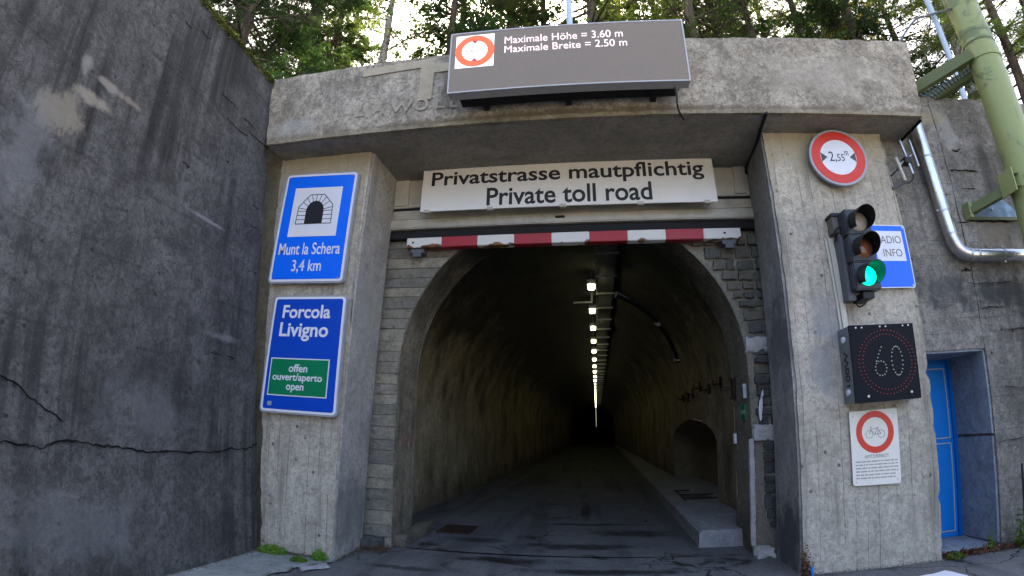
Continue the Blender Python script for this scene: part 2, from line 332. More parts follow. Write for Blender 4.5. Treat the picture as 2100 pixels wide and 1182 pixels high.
def hexa(P, n, amp=.006, chip=.02, fr=2.2, seed=0):
    """rough block through 8 corners P[i+2j+4k] (x,y,z index), split n=(nx,ny,nz)"""
    bm = B(); P = [Vector(p) for p in P]; C = sum(P, Vector())/8; d = {}
    nx, ny, nz = n
    def V(i, j, k):
        key = (i, j, k)
        if key in d: return d[key]
        a, b, c = i/nx, j/ny, k/nz; q = Vector()
        for idx in range(8):
            q += P[idx]*((a if idx & 1 else 1-a)*(b if idx & 2 else 1-b)*(c if idx & 4 else 1-c))
        s = q*fr + Vector((seed, seed*2, 0))
        q2 = q + noise.noise_vector(s*1.6)*amp + noise.noise_vector(s*7)*amp*.5
        e = (i in (0, nx)) + (j in (0, ny)) + (k in (0, nz))
        if e >= 2 and chip:
            t = max(0, noise.noise(s*3+Vector((9, 9, 9)))*.5+noise.noise(s*11)*.5-.02)
            ax = Vector((0, 0, 0))
            if i in (0, nx): ax.x = 1 if i == 0 else -1
            if j in (0, ny): ax.y = 1 if j == 0 else -1
            if k in (0, nz): ax.z = 1 if k == 0 else -1
            q2 += ax*(chip*.12 + chip*t*2)
        d[key] = bm.verts.new(q2); return d[key]
    for j in range(ny):
        for k in range(nz):
            for i in (0, nx): bm.faces.new((V(i, j, k), V(i, j+1, k), V(i, j+1, k+1), V(i, j, k+1)))
    for i in range(nx):
        for k in range(nz):
            for j in (0, ny): bm.faces.new((V(i, j, k), V(i+1, j, k), V(i+1, j, k+1), V(i, j, k+1)))
        for j in range(ny):
            for k in (0, nz): bm.faces.new((V(i, j, k), V(i+1, j, k), V(i+1, j+1, k), V(i, j+1, k)))
    return bm
def hbox(x0, x1, y0, y1, z0, z1, n, **k):
    return hexa([(x, y, z) for z in (z0, z1) for y in (y0, y1) for x in (x0, x1)], n, **k)
def tube(bm, pts, r, seg=12, caps=True):
    pts = [Vector(p) for p in pts]; rs = r if isinstance(r, (list, tuple)) else [r]*len(pts); rings = []
    nrm = None
    for i, p in enumerate(pts):
        t = ((pts[min(i+1, len(pts)-1)]-p).normalized() + (p-pts[max(i-1, 0)]).normalized()).normalized()
        if nrm is None: nrm = t.orthogonal().normalized()
        nrm = (nrm - t*nrm.dot(t)).normalized(); bi = t.cross(nrm)
        rings.append([bm.verts.new(p + (nrm*math.cos(a)+bi*math.sin(a))*rs[i]) for a in [2*math.pi*s/seg for s in range(seg)]])
    for a, b in zip(rings, rings[1:]):
        for s in range(seg): bm.faces.new((a[s], a[(s+1) % seg], b[(s+1) % seg], b[s]))
    if caps: bm.faces.new(rings[0][::-1]); bm.faces.new(rings[-1])
    return bm
def smoothpath(pts, n=6):
    pts = [Vector(p) for p in pts]; o = []
    for i in range(len(pts)-1):
        p0, p1, p2, p3 = pts[max(i-1, 0)], pts[i], pts[i+1], pts[min(i+2, len(pts)-1)]
        for j in range(n):
            t = j/n; o.append(.5*((2*p1)+(p2-p0)*t+(2*p0-5*p1+4*p2-p3)*t*t+(3*p1-p0-3*p2+p3)*t**3))
    return o+[pts[-1]]
def prism(bm, pts, off):
    """extrude planar polygon (3D points) by vector off"""
    off = Vector(off); a = [bm.verts.new(p) for p in pts]; b = [bm.verts.new(Vector(p)+off) for p in pts]
    bm.faces.new(a); bm.faces.new(b[::-1])
    for i in range(len(a)): bm.faces.new((a[i], b[i], b[(i+1) % len(a)], a[(i+1) % len(a)]))
    return bm
class Q:
    """flat rectangular board facing -y: corners (x,z) TL,TR,BR,BL at depth y"""
    def __init__(s, TL, TR, BR, BL, y, wd, ht):
        s.c = [Vector((p[0], y, p[1])) for p in (TL, TR, BR, BL)]; s.w, s.h = wd, ht
    def p(s, u, v, d=0):
        TL, TR, BR, BL = s.c
        q = (TL*(1-u)+TR*u)*v + (BL*(1-u)+BR*u)*(1-v); q = q.copy(); q.y -= d; return q
    def poly(s, uv, d0, d1, bm=None):
        bm = bm or B(); return prism(bm, [s.p(u, v, d0) for u, v in uv], (0, -(d1-d0), 0))
    def rrect(s, u0, u1, v0, v1, r, seg=6):
        ru, rv = r/s.w, r/s.h; o = []
        for (cu, cv, a0) in ((u1-ru, v1-rv, 0), (u0+ru, v1-rv, 90), (u0+ru, v0+rv, 180), (u1-ru, v0+rv, 270)):
            for i in range(seg+1):
                a = math.radians(a0+90*i/seg); o.append((cu+ru*math.cos(a), cv+rv*math.sin(a)))
        return o
    def circ(s, u, v, r, n=48): return [(u+r/s.w*math.cos(2*math.pi*i/n), v+r/s.h*math.sin(2*math.pi*i/n)) for i in range(n)]
    def ring(s, u, v, r0, r1, d0, d1, n=56, bm=None):
        bm = bm or B(); A = s.circ(u, v, r0, n); C = s.circ(u, v, r1, n)
        vs = [[bm.verts.new(s.p(*L[i], d)) for i in range(n)] for L in (A, C) for d in (d0, d1)]
        for i in range(n):
            j = (i+1) % n
            for a, b in ((0, 1), (1, 3), (3, 2), (2, 0)): bm.faces.new((vs[a][i], vs[a][j], vs[b][j], vs[b][i]))
        return bm
    def line(s, a, b, wd, d0, d1, bm):
        au, av = a[0]*s.w, a[1]*s.h; bu, bv = b[0]*s.w, b[1]*s.h; L = math.hypot(bu-au, bv-av) or 1
        nu, nv = -(bv-av)/L*wd/2, (bu-au)/L*wd/2
        return s.poly([((au+nu)/s.w, (av+nv)/s.h), ((bu+nu)/s.w, (bv+nv)/s.h), ((bu-nu)/s.w, (bv-nv)/s.h), ((au-nu)/s.w, (av-nv)/s.h)], d0, d1, bm)
def text_mesh(txt, offset=0.0):
    cu = bpy.data.curves.new('t', 'FONT'); cu.body = txt; cu.size = 1; cu.offset = offset; cu.resolution_u = 4; cu.fill_mode = 'BOTH'
    o = bpy.data.objects.new('t', cu); COL.objects.link(o); dg = bpy.context.evaluated_depsgraph_get()
    me = o.evaluated_get(dg).to_mesh(); vs = [v.co.copy() for v in me.vertices]; fs = [tuple(p.vertices) for p in me.polygons]
    o.to_mesh_clear(); bpy.data.objects.remove(o); bpy.data.curves.remove(cu); return vs, fs
def put_text(q, txt, u0, u1, v0, v1, d, mat, parent, name='lettering', offset=0.0, mapper=None, th=.0015):
    vs, fs = text_mesh(txt, offset)
    x0 = min(v.x for v in vs); x1 = max(v.x for v in vs); y0 = min(v.y for v in vs); y1 = max(v.y for v in vs)
    bm = B(); f = mapper or q.p; top = []
    for v in vs: top.append(bm.verts.new(f(u0+(v.x-x0)/(x1-x0)*(u1-u0), v0+(v.y-y0)/(y1-y0)*(v1-v0), d+th)))
    faces = []
    for fc in fs:
        try: faces.append(bm.faces.new([top[i] for i in fc]))
        except ValueError: pass
    r = bmesh.ops.extrude_face_region(bm, geom=faces)
    base = f(0, 0, 0) - f(0, 0, th)
    for e in r['geom']:
        if isinstance(e, bmesh.types.BMVert): e.co += base
    return link(name, bm, mat, parent)

# ================================================================== SETTING
# ground to the horizon, kept off the hillside and under the road
bm = B(); v = [bm.verts.new(p) for p in ((-900, -900, -.06), (900, -900, -.06), (900, 900, -.06), (-900, 900, -.06))]; bm.faces.new(v)
g_ = N('pale_bounce_ground'); gm = g_.fin(g_.mix(g_.ramp(g_.noise(.5, 6), .4, .6), (.16, .15, .11), (.28, .25, .19)), .95)  # unseen ground, made pale and warm to bounce sun onto the facade
tag(link('ground', bm, gm), kind='structure')
bm = B(); NX, NY = 60, 90
grid = [[bm.verts.new((-9+i*21/NX, -26+j*27.0/NY, .012*noise.noise(Vector((i*.25, j*.25, 0))) - .006 if abs(j-80) > 0 else 0)) for i in range(NX+1)] for j in range(NY+1)]
for j in range(NY):
    for i in range(NX): bm.faces.new((grid[j][i], grid[j][i+1], grid[j+1][i+1], grid[j+1][i]))
tag(link('road', bm, ASPH, smooth=60), kind='structure')
bm = B(); v = [bm.verts.new(p) for p in ((-3.2, .99, .002), (3.2, .99, .002), (8, 330, .002), (-1.5, 330, .002))]; bm.faces.new(v)
tag(link('tunnel_road', bm, ASPH), kind='structure')
# hillside
def hz(x, y):
    base = 5.25 + .55*max(0, y-1.6)
    if x < -3.7: base = max(base, 5.2 + .45*(-3.7-x)) if y < 1.6 else base + .3*min(8, max(0, -3.7-x))
    return base
def sheet(name, x0, x1, y0, y1, nx, ny, amp):
    bm = B(); G = []
    for j in range(ny+1):
        row = []
        for i in range(nx+1):
            x = x0+(x1-x0)*i/nx; y = y0+(y1-y0)*j/ny
            row.append(bm.verts.new((x, y, hz(x, y)+amp*noise.noise(Vector((x*.35, y*.35, 3)))*min(1, max(0, y-y0)*.5+.1))))
        G.append(row)
    for j in range(ny):
        for i in range(nx): bm.faces.new((G[j][i], G[j][i+1], G[j+1][i+1], G[j+1][i]))
    tag(link(name, bm, ffl, smooth=80), kind='structure')
sheet('hillside', -70, 75, 1.05, 110, 70, 60, .5)
sheet('hillside', -70, -3.72, -45, 1.04, 30, 30, .2)

# left retaining wall ---------------------------------------------------
lw = thing('retaining_wall', 'tall dark grey streaked concrete retaining wall leaning back along the left side', 'wall', (-3.2, -.2, 0))
def lwx(z): return -2.93-.066*z
def lwe(z): return -.01-.055*z
pts = []
for z in (-.1, 5.33):
    for y in (-16, lwe(z)):
        for x in (lwx(z)-.55, lwx(z)): pts.append((x, y, z))
link('wall_face', hexa(pts, (4, 120, 44), amp=.007, chip=.035, fr=1.6), WALLD, lw, 50)
def ribbon(pts, wd, d, ax, name, parent, mat=CRACK, jit=.4, sub=6, jy=.012):
    """thin jagged crack lying on a wall; ax: function (a, z)->point, pts (a,z)"""
    P = []
    for i in range(len(pts)-1):
        for s in range(sub):
            t = s/sub; P.append((pts[i][0]*(1-t)+pts[i+1][0]*t + R.uniform(-jy, jy)*.3, pts[i][1]*(1-t)+pts[i+1][1]*t + R.uniform(-jy, jy)))
    P.append(pts[-1]); bm = B(); A = []
    for i, (a, z) in enumerate(P):
        e = min(i, len(P)-1-i); w_ = wd*(.25 if e == 0 else 1)*R.uniform(1-jit, 1+jit)*.5
        A.append((bm.verts.new(ax(a, z-w_)+Vector(d)), bm.verts.new(ax(a, z+w_)+Vector(d))))
    for p, q in zip(A, A[1:]): bm.faces.new((p[0], q[0], q[1], p[1]))
    r = bmesh.ops.extrude_face_region(bm, geom=list(bm.faces))
    for e in r['geom']:
        if isinstance(e, bmesh.types.BMVert): e.co -= Vector(d)*.9
    return link(name, bm, mat, parent)
LWP = lambda y, z: Vector((lwx(z), y, z))
ribbon([(-3.6, 1.12), (-3.2, 1.10), (-2.91, 1.07), (-2.73, 1.06), (-2.62, 1.04), (-2.43, 1.10), (-2.22, 1.08), (-1.99, 1.07), (-1.68, 1.035), (-1.41, 1.04), (-.83, 1.03), (-.54, 1.07), (-.3, 1.06), (-.06, 1.12)], .010, (.008, 0, 0), LWP, 'crack', lw, jit=.7)
ribbon([(-2.96, 1.47), (-2.84, 1.43), (-2.69, 1.34), (-2.52, 1.26), (-2.45, 1.22)], .007, (.011, 0, 0), LWP, 'crack', lw, jit=.5)
for (a, b, zz, w_) in ((-1.25, -.95, 4.55, .014), (-1.1, -.7, 4.35, .010), (-.85, -.62, 4.50, .010), (-.7, -.3, 4.42, .009), (-1.75, -1.6, 5.0, .012), (-.45, -.28, 3.65, .014), (-.5, -.32, 3.4, .012), (-.4, -.25, 2.9, .012), (-.9, -.5, 1.95, .01), (-2.0, -1.88, 4.9, .02), (-1.0, -.95, 3.9, .03), (-1.6, -1.5, 3.55, .02)):
    ribbon([(a, zz+R.uniform(-.02, .02)), ((a+b)/2, zz+R.uniform(-.03, .03)), (b, zz)], w_*.45, (.006, 0, 0), LWP, 'crack', lw, jit=.9, jy=.008)
# moss edge
def leafscatter(bm, pts, size, flat=.0, rnd=R):
    for p in pts:
        a = Vector((rnd.gauss(0, 1), rnd.gauss(0, 1), rnd.gauss(0, 1)+flat)).normalized(); b = a.orthogonal().normalized()
        ang = rnd.uniform(0, 6.28); b = (Matrix.Rotation(ang, 3, a) @ b); c = a.cross(b); s = size*rnd.uniform(.6, 1.4)
        p = Vector(p); v = [bm.verts.new(p - b*s*.5), bm.verts.new(p + c*s*.3), bm.verts.new(p + b*s*.6), bm.verts.new(p - c*s*.3)]
        bm.faces.new(v)
    return bm
pts = []
for i in range(7500):
    y = -R.random()*7.5 - .25; k = noise.noise(Vector((y*2.3, 0, 0)))*.5+.5
    zz = 5.34+abs(R.gauss(0, .03))*(.4+k)-abs(R.gauss(0, .07))*k*1.2
    pts.append((lwx(zz)+.012-(abs(R.gauss(0, .12)) if zz > 5.33 else 0), y, zz))
mo = tag(link('moss', leafscatter(B(), pts, .035), MOSS), kind='stuff')

# corner filler between wall and pillar
tag(place(link('corner_wall', hbox(-3.9, -2.7, .06, .7, -.1, 5.15, (8, 3, 28), amp=.006), concrete('brown_corner_concrete', (.17, .145, .095), (.26, .225, .15), (.08, .07, .045), streak=.6)), (-3.3, .06, 0)),
    'narrow strip of brownish concrete squeezed between the dark wall and the left pillar', 'wall')

# pillars ----------------------------------------------------------------
def pillar(name, label, TL, TR, BL, BR, rearL, rearR, zb, innerx, side):
    t = thing(name, label, 'pillar', ((BL+BR)/2, .3, 0), 'pillars carrying the portal beam')
    P = [(BL, 0, zb), (BR, 0, zb), (rearL[1], .78, zb), (rearR[1], .78, zb), (TL, 0, 4.43), (TR, 0, 4.43), (rearL[0], .78, 4.43), (rearR[0], .78, 4.43)]
    link('shaft', hexa(P, (16, 8, 60), amp=.005, chip=.022, fr=2.5, seed=BL), PIL, t, 50)
    return t
pl = pillar('pillar', 'pale board marked concrete pillar carrying the two large blue signs', -3.20, -2.01, -2.93, -2.12, (-3.2, -2.93), (-1.99, -2.135), -.08, 0, 0)
pr = pillar('pillar', 'pale board marked concrete pillar behind the traffic light', 2.315, 3.715, 2.33, 3.775, (2.35, 2.36), (3.72, 3.78), -.08, 0, 0)
# smooth jamb skins on the inner sides (2 mm proud), smooth grey with some shade painted in
bm = hexa([(-2.16, .035, -.05), (-2.105, .035, -.05), (-2.16, .775, -.05), (-2.128, .775, -.05), (-2.05, .035, 4.41), (-1.993, .035, 4.41), (-2.05, .775, 4.41), (-1.98, .775, 4.41)], (1, 8, 50), amp=.003, chip=0)
link('smooth_jamb', bm, PILS, pl, 50)
bm = hexa([(2.315, .035, -.05), (2.37, .035, -.05), (2.34, .775, -.05), (2.40, .775, -.05), (2.30, .035, 4.41), (2.36, .035, 4.41), (2.335, .775, 4.41), (2.40, .775, 4.41)], (1, 8, 50), amp=.003, chip=0)
link('smooth_jamb', bm, PILS, pr, 50)
# rusty foot and blue pipe stub of the right pillar
tag(place(link('pipe_stub', tube(B(), [(2.385, -.07, -.03), (2.39, -.06, .085)], .016, 10), paint('blue_plastic', (.0, .2, .65), .4)), (2.385, -.07, 0)), 'short bright blue plastic pipe stub at the foot of the right pillar', 'pipe')
pts = [(2.30+abs(R.gauss(0, .05)), -.03-abs(R.gauss(0, .03)), abs(R.gauss(0, .12))) for i in range(500)]
tag(link('leaf_litter', leafscatter(B(), pts, .022), LITTER), kind='stuff')

# beam ---------------------------------------------------------------------
be = thing('portal_beam', 'massive weathered concrete beam spanning both pillars above the tunnel', 'beam', (.4, -.4, 4.42))
P = [(-3.19, -.39, 4.425), (4.03, -.39, 4.415), (-3.19, 1.0, 4.425), (4.13, 1.0, 4.415), (-3.31, -.39, 5.335), (4.15, -.39, 5.41), (-3.31, 1.0, 5.33), (4.2, 1.0, 5.41)]
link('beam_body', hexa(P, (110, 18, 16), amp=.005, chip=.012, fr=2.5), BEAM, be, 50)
# soffit skin and drip lip
link('soffit', hbox(-3.17, 4.04, -.335, .775, 4.405, 4.43, (70, 10, 1), amp=.002, chip=0), SOFF, be, 50)
link('drip_lip', hbox(-3.185, 4.02, -.40, -.345, 4.398, 4.45, (110, 1, 1), amp=.003, chip=.012, fr=3), concrete('lip_concrete', (.24, .20, .13), (.36, .31, .22), (.06, .05, .035), streak=.6, streak_sc=(3, 3, 3)), be, 50)
# pale clean shapes where older letters and a bracket hung
gq = Q((-2.06, 5.30), (-.90, 5.34), (-.91, 4.62), (-2.06, 4.66), -.396, 1.15, .66)
def gp(poly, mt=GHOST, d1=.009): return link('ghost_patch', gq.poly(poly, .0055, .0068), mt, be)
gp([(0, .95), (.60, .975), (.60, .82), (0, .79)])
gp([(.60, .985), (.735, .99), (.735, .18), (.60, .17)])
gp([(.735, .86), (1.0, .86), (1.0, .70), (.735, .69)])
for s_, a, b, c, d_ in (('L', -.03, .09, -.05, .17), ('A', .15, .28, -.03, .18), ('W', .33, .56, -.02, .19), ('O', .57, .71, -.02, .22), ('L', .77, .87, 0, .22), ('L', .92, 1.0, 0, .21)):
    put_text(gq, s_, a, b, c, d_, .0055, GHOST2, be, 'ghost_letter', .03, th=.001)
# cable on the soffit by the right pillar
tag(place(link('cable', tube(B(), smoothpath([(2.25, -.40, 4.40), (2.26, -.2, 4.39), (2.31, .3, 4.385), (2.33, .72, 4.38), (2.33, .76, 4.30)]), .018, 8), DARKM), (2.26, -.3, 4.39)), 'black cable running along the soffit beside the right pillar', 'cable')
# expansion joint strip at the right end of the soffit
link('joint_strip', hbox(4.025, 4.05, -.33, .16, 4.385, 4.42, (1, 6, 1), amp=.002, chip=0), CRACK, be)

# right wall ----------------------------------------------------------------
rw = thing('side_wall', 'brown grey stained concrete wall right of the portal with the door recess', 'wall', (6, .4, 0))
link('wall_face', hbox(4.60, 13, .16, .9, -.1, 5.06, (56, 5, 36), amp=.009, chip=.03, fr=2.2), RWALL, rw, 50)
link('wall_face', hbox(3.60, 4.598, .162, .9, 2.02, 5.05, (10, 5, 24), amp=.007, chip=.012, fr=2.2), RWALL, rw, 50)
link('reveal_panel', hbox(4.575, 4.603, .185, .80, 1.145, 2.018, (2, 6, 9), amp=.003, chip=.008), REV, rw, 50)
link('reveal_panel', hbox(4.575, 4.603, .19, .80, .03, 1.115, (2, 6, 10), amp=.003, chip=.008), REV, rw, 50)
link('lintel_skin', hbox(3.62, 4.57, .18, .80, 2.00, 2.03, (8, 5, 1), amp=.002, chip=0), REV, rw, 50)
RWP = lambda x, z: Vector((x, .15, z))
for (a, b, z, w_) in ((4.62, 5.0, 4.05, .02), (4.70, 4.9, 3.82, .01), (4.55, 5.3, 3.42, .016), (4.62, 4.95, 2.45, .012), (4.9, 5.6, 2.2, .01), (4.5, 5.1, 2.72, .008), (4.35, 4.5, 3.75, .014), (4.72, 4.84, 4.32, .02), (4.45, 4.58, 2.86, .03), (4.70, 5.4, 1.6, .008), (4.62, 5.3, 1.05, .008)):
    ribbon([(a, z), ((a+b)/2, z+R.uniform(-.02, .02)), (b, z+R.uniform(-.01, .01))], w_*.5, (0, -.013, 0), RWP, 'crack', rw, jit=.9, jy=.01)
tag(place(link('threshold', hbox(3.70, 4.62, .10, .86, -.08, .018, (8, 6, 1), amp=.006, chip=.02), REV, None, 50), (4.1, .4, 0)), 'low grey blue concrete step under the blue door', 'step')
# door
dr = thing('door', 'bright blue metal door with two grey rimmed panels in the right wall', 'door', (4.15, .82, 0))
leaf = link('door_leaf', bx(3.66, 4.53, .815, .86, .02, 1.95), DBLUE, dr)
link('frame', bx(4.53, 4.60, .79, .87, .018, 2.0, bevel=.004), DBLUE2, dr)
link('frame', bx(3.6, 4.527, .79, .87, 1.95, 2.0, bevel=.004), DBLUE2, dr)
for z0, z1 in ((.085, 1.06), (1.12, 1.90)):
    bm = B(); q = Q((3.66, z1), (4.49, z1), (4.49, z0), (3.66, z0), .815, .83, z1-z0); tw = .012
    for a, b in (((0, 0), (1, 0)), ((1, 0), (1, 1)), ((1, 1), (0, 1))): q.line(a, b, tw, 0, .008, bm)
    trim = bm
    bm = B(); pn = link('door_panel', box(bm, 3.66, 4.477, .810, .8148, z0+.013, z1-.013), DBLUE, leaf); link('panel_trim', trim, DTRIM, leaf)

# portal wall with arch -------------------------------------------------------
CXA, ZS, RA = .155, 2.0, 1.99
def profile(cx, R_, zs=ZS, n=40, nw=6, zb=-.06):
    o = [(cx-R_, zb+(zs-zb)*i/nw) for i in range(nw)]
    o += [(cx-R_*math.cos(math.pi*i/n), zs+R_*math.sin(math.pi*i/n)) for i in range(n+1)]
    o += [(cx+R_, zs-(zs-zb)*(i+1)/nw) for i in range(nw)]
    return o
pw = thing('portal_wall', 'old tunnel portal wall framing the round arch behind the pillars', 'wall', (.15, 1.0, 0))
pf = profile(CXA, RA)
def outer(x, z):
    X0, X1, Z1 = -2.9, 3.0, 4.4
    dx, dz = x-CXA, z-ZS
    if z <= ZS: return (X0 if dx < 0 else X1, z)
    t = min([k for k in ((X1-CXA)/dx if dx > 1e-6 else 99, (X0-CXA)/dx if dx < -1e-6 else 99, (Z1-ZS)/dz if dz > 1e-6 else 99)])
    return (CXA+dx*t, ZS+dz*t)
bm = B(); K = 5; rows = []
for (x, z) in pf:
    ox, oz = outer(x, z); row = []
    for k in range(K+1):
        t = k/K; p = Vector((x+(ox-x)*t, .93, z+(oz-z)*t)); p.y += .012*noise.noise(p*5); row.append(bm.verts.new(p))
    rows.append(row)
for a, b in zip(rows, rows[1:]):
    for k in range(K): bm.faces.new((a[k], a[k+1], b[k+1], b[k]))
link('wall_face', bm, PORT, pw, 50)
bm = B(); rings = []
for j in range(7):
    y = .93+.72*j/6
    rings.append([bm.verts.new(Vector((x, y, z)) + noise.noise_vector(Vector((x, y, z))*2.5)*.024*(j > 0)) for x, z in pf])
for a, b in zip(rings, rings[1:]):
    for i in range(len(a)-1): bm.faces.new((a[i], a[i+1], b[i+1], b[i]))
link('arch_ring', bm, RING, pw, 50)
def archx(z, side):
    dx = RA if z <= ZS else math.sqrt(max(0, RA*RA-(z-ZS)**2))
    return CXA+side*dx
# board imprints, left
z = .12; k = 0
while z < 3.62:
    h = R.uniform(.115, .165); z1 = min(z+h, 3.64); e0 = archx(z, -1)-R.uniform(.0, .012); e1 = archx(z1-.008, -1)-R.uniform(.0, .012)
    yf = .93-R.uniform(.012, .024)
    bm = hexa([(-2.3, yf, z), (e0, yf, z), (-2.3, .945, z), (e0, .945, z), (-2.3, yf, z1-.007), (e1, yf, z1-.007), (-2.3, .945, z1-.007), (e1, .945, z1-.007)], (6, 1, 2), amp=.003, chip=.006, seed=k)
    link('board_course', bm, BRDS[R.choice((0, 0, 1, 1, 2)) if z > 1.6 else R.choice((1, 2, 2, 0))], pw, 50); z = z1; k += 1
# stones, right
z = .28; k = 0
while z < 3.55:
    h = R.uniform(.095, .165); z1 = z+h
    if not (2.18 < z < 2.30 or 1.2 < z < 1.36):
        x = max(archx(z, 1), archx(z1, 1))+R.uniform(.05, .09)+(.05 if z < 1.2 else 0)
        if z < .4: x += .02
        while x < 2.42:
            wd = R.uniform(.12, .26) if z > 1.9 else R.uniform(.13, .3)
            yf = .93-R.uniform(.02, .065); a, b = x, x+wd-.022
            bm = hexa([(a, yf, z), (b, yf, z), (a, .945, z), (b, .945, z), (a, yf, z1-.022), (b, yf, z1-.022), (a, .945, z1-.022), (b, .945, z1-.022)], (3, 1, 2), amp=.014, chip=.018, fr=5, seed=k)
            link('stone', bm, STONES[(R.choice((0, 0, 1)) if z > 2.7 else R.choice((0, 1, 1, 2)) if z > 1.9 else 2)], pw, 40); x += wd; k += 1
    z = z1
link('plaster_patch', hbox(2.125, 2.42, .885, .95, 2.19, 2.37, (8, 1, 5), amp=.012, chip=.03, fr=5), PLAST, pw, 50)
link('plaster_patch', hbox(2.155, 2.42, .885, .95, 1.22, 1.40, (8, 1, 5), amp=.012, chip=.03, fr=5), PLAST, pw, 50)
link('plaster_patch', hbox(2.10, 2.155, .90, .95, .1, 1.25, (2, 1, 14), amp=.008, chip=.01, fr=5), PLAST, pw, 50)
ribbon([(2.245, 1.46), (2.25, 1.50), (2.242, 1.56), (2.252, 1.62), (2.262, 1.68), (2.27, 1.74)], .05, (0, -.03, 0), lambda x, z: Vector((x+.0*z, .90, z)), 'white_paint_run', pw, WHITE, jit=.5)
o = link('white_paint_run', B(), WHITE, pw); bm = B()
P_ = [(2.232, 1.44, .006), (2.236, 1.50, .016), (2.242, 1.58, .022), (2.25, 1.65, .018), (2.262, 1.69, .006), (2.268, 1.72, .014), (2.278, 1.77, .004)]
L_ = [bm.verts.new((x-w_, .872, z)) for x, z, w_ in P_]; R_ = [bm.verts.new((x+w_, .872, z)) for x, z, w_ in P_]
for i in range(len(P_)-1): bm.faces.new((L_[i], R_[i], R_[i+1], L_[i+1]))
bm.transform(Matrix.Translation(-root_loc(pw))); bm.to_mesh(o.data); bm.free()
link('base_block', hbox(-1.86, -1.68, 1.0, 2.2, -.05, .13, (3, 12, 2), amp=.02, chip=.06, fr=4), RING, pw, 50)
link('broken_base', hbox(-2.3, -1.9, .70, .96, -.05, .12, (5, 3, 2), amp=.03, chip=.06, fr=5), STONES[2], pw, 50)
link('broken_base', hbox(2.12, 2.33, .74, .98, -.05, .10, (5, 4, 2), amp=.03, chip=.06, fr=5), PLAST, pw, 50)

# tunnel --------------------------------------------------------------------
tn = thing('tunnel', 'long dark concrete lined road tunnel with its vault fading into black', 'tunnel', (.1, 1.7, 0))
DX = .010
def tcx(y): return .03+DX*(y-2)
RT = 2.44
ys = [1.65]
while ys[-1] < 330: ys.append(ys[-1]+min(12, .35+.06*(ys[-1]-1.65)))
NA = 44
bm = B(); rings = []
for y in ys:
    ring = []; cx = tcx(y)
    prof = [(cx-RT, -.05+2.05*i/7) for i in range(7)] + [(cx-RT*math.cos(math.pi*i/NA), 2+RT*math.sin(math.pi*i/NA)) for i in range(NA+1)]
    for x, z in prof:
        p = Vector((x, y, z)); p += noise.noise_vector(Vector((x*1.2, y*.9, z*1.2)))*.035 if y > 1.7 and z < 4.9 and not (x > cx+RT-.01 and z < 2.02) else Vector(); ring.append(bm.verts.new(p))
    rings.append(ring)
for a, b in zip(rings, rings[1:]):
    for i in range(len(a)-1): bm.faces.new((a[i], a[i+1], b[i+1], b[i]))
link('vault_lining', bm, LIN, tn, 60)
# right side wall with niche
N0, N1 = 4.1, 9.3
def ntop(y):
    t = (y-N0)/(N1-N0); return 1.18+.42*math.sin(math.pi*min(1, max(0, t)))**.5
bm = B(); cols = []
yy = [1.65, 2.0, 2.5, 3.0, 3.5, 3.9] + [N0+(N1-N0)*i/20 for i in range(21)] + [9.8, 10.6, 12, 14, 17, 21, 27, 35, 50, 80, 120, 200, 330]
def wx(y, z): return tcx(y)+RT + .02*noise.noise(Vector((3, y*.9, z*1.3)))*(0 if z > 1.95 else 1)
ZB = .19
for y in yy:
    ins = N0 <= y <= N1; zt = ntop(y) if ins else ntop(N0 if y < N0 else N1)
    cols.append(([bm.verts.new((wx(y, z), y, z)) for z in (-.05, ZB)], [bm.verts.new((wx(y, ZB+(zt-ZB)*i/4), y, ZB+(zt-ZB)*i/4)) for i in range(5)], [bm.verts.new((wx(y, zt+(2-zt)*i/3), y, zt+(2-zt)*i/3)) for i in range(4)]))
for (y0, a), (y1, b) in zip(zip(yy, cols), zip(yy[1:], cols[1:])):
    hole = y0 >= N0-1e-6 and y1 <= N1+1e-6
    for s in range(3):
        if s == 1 and hole: continue
        for i in range(len(a[s])-1): bm.faces.new((a[s][i], b[s][i], b[s][i+1], a[s][i+1]))
bmesh.ops.remove_doubles(bm, verts=bm.verts, dist=.0005)
link('side_lining', bm, LIN, tn, 60)
# niche interior: rim -> back, softened
bm = B(); rim = [(N0, ZB+(ntop(N0)-ZB)*i/5) for i in range(5)] + [(N0+(N1-N0)*i/20, ntop(N0+(N1-N0)*i/20)) for i in range(21)] + [(N1, ntop(N1)-(ntop(N1)-ZB)*i/5) for i in range(1, 6)]
yc, zc = (N0+N1)/2, .6; rings = []
for d_, s in ((-.002, 1), (.10, .965), (.3, .93), (.46, .85), (.53, .7)):
    rings.append([bm.verts.new((wx(y, z)*1+d_, yc+(y-yc)*s, ZB+(z-ZB)*s)) for y, z in rim])
for a, b in zip(rings, rings[1:]):
    for i in range(len(a)-1): bm.faces.new((a[i], a[i+1], b[i+1], b[i]))
cv = bm.verts.new((tcx(yc)+RT+.56, yc, ZB))
for i in range(len(rim)-1): bm.faces.new((rings[-1][i], rings[-1][i+1], cv))
link('niche', bm, concrete('niche_concrete', (.18, .148, .095), (.27, .225, .15), (.08, .07, .05), streak=.3, pits=.2, bump=.4), tn, 70)
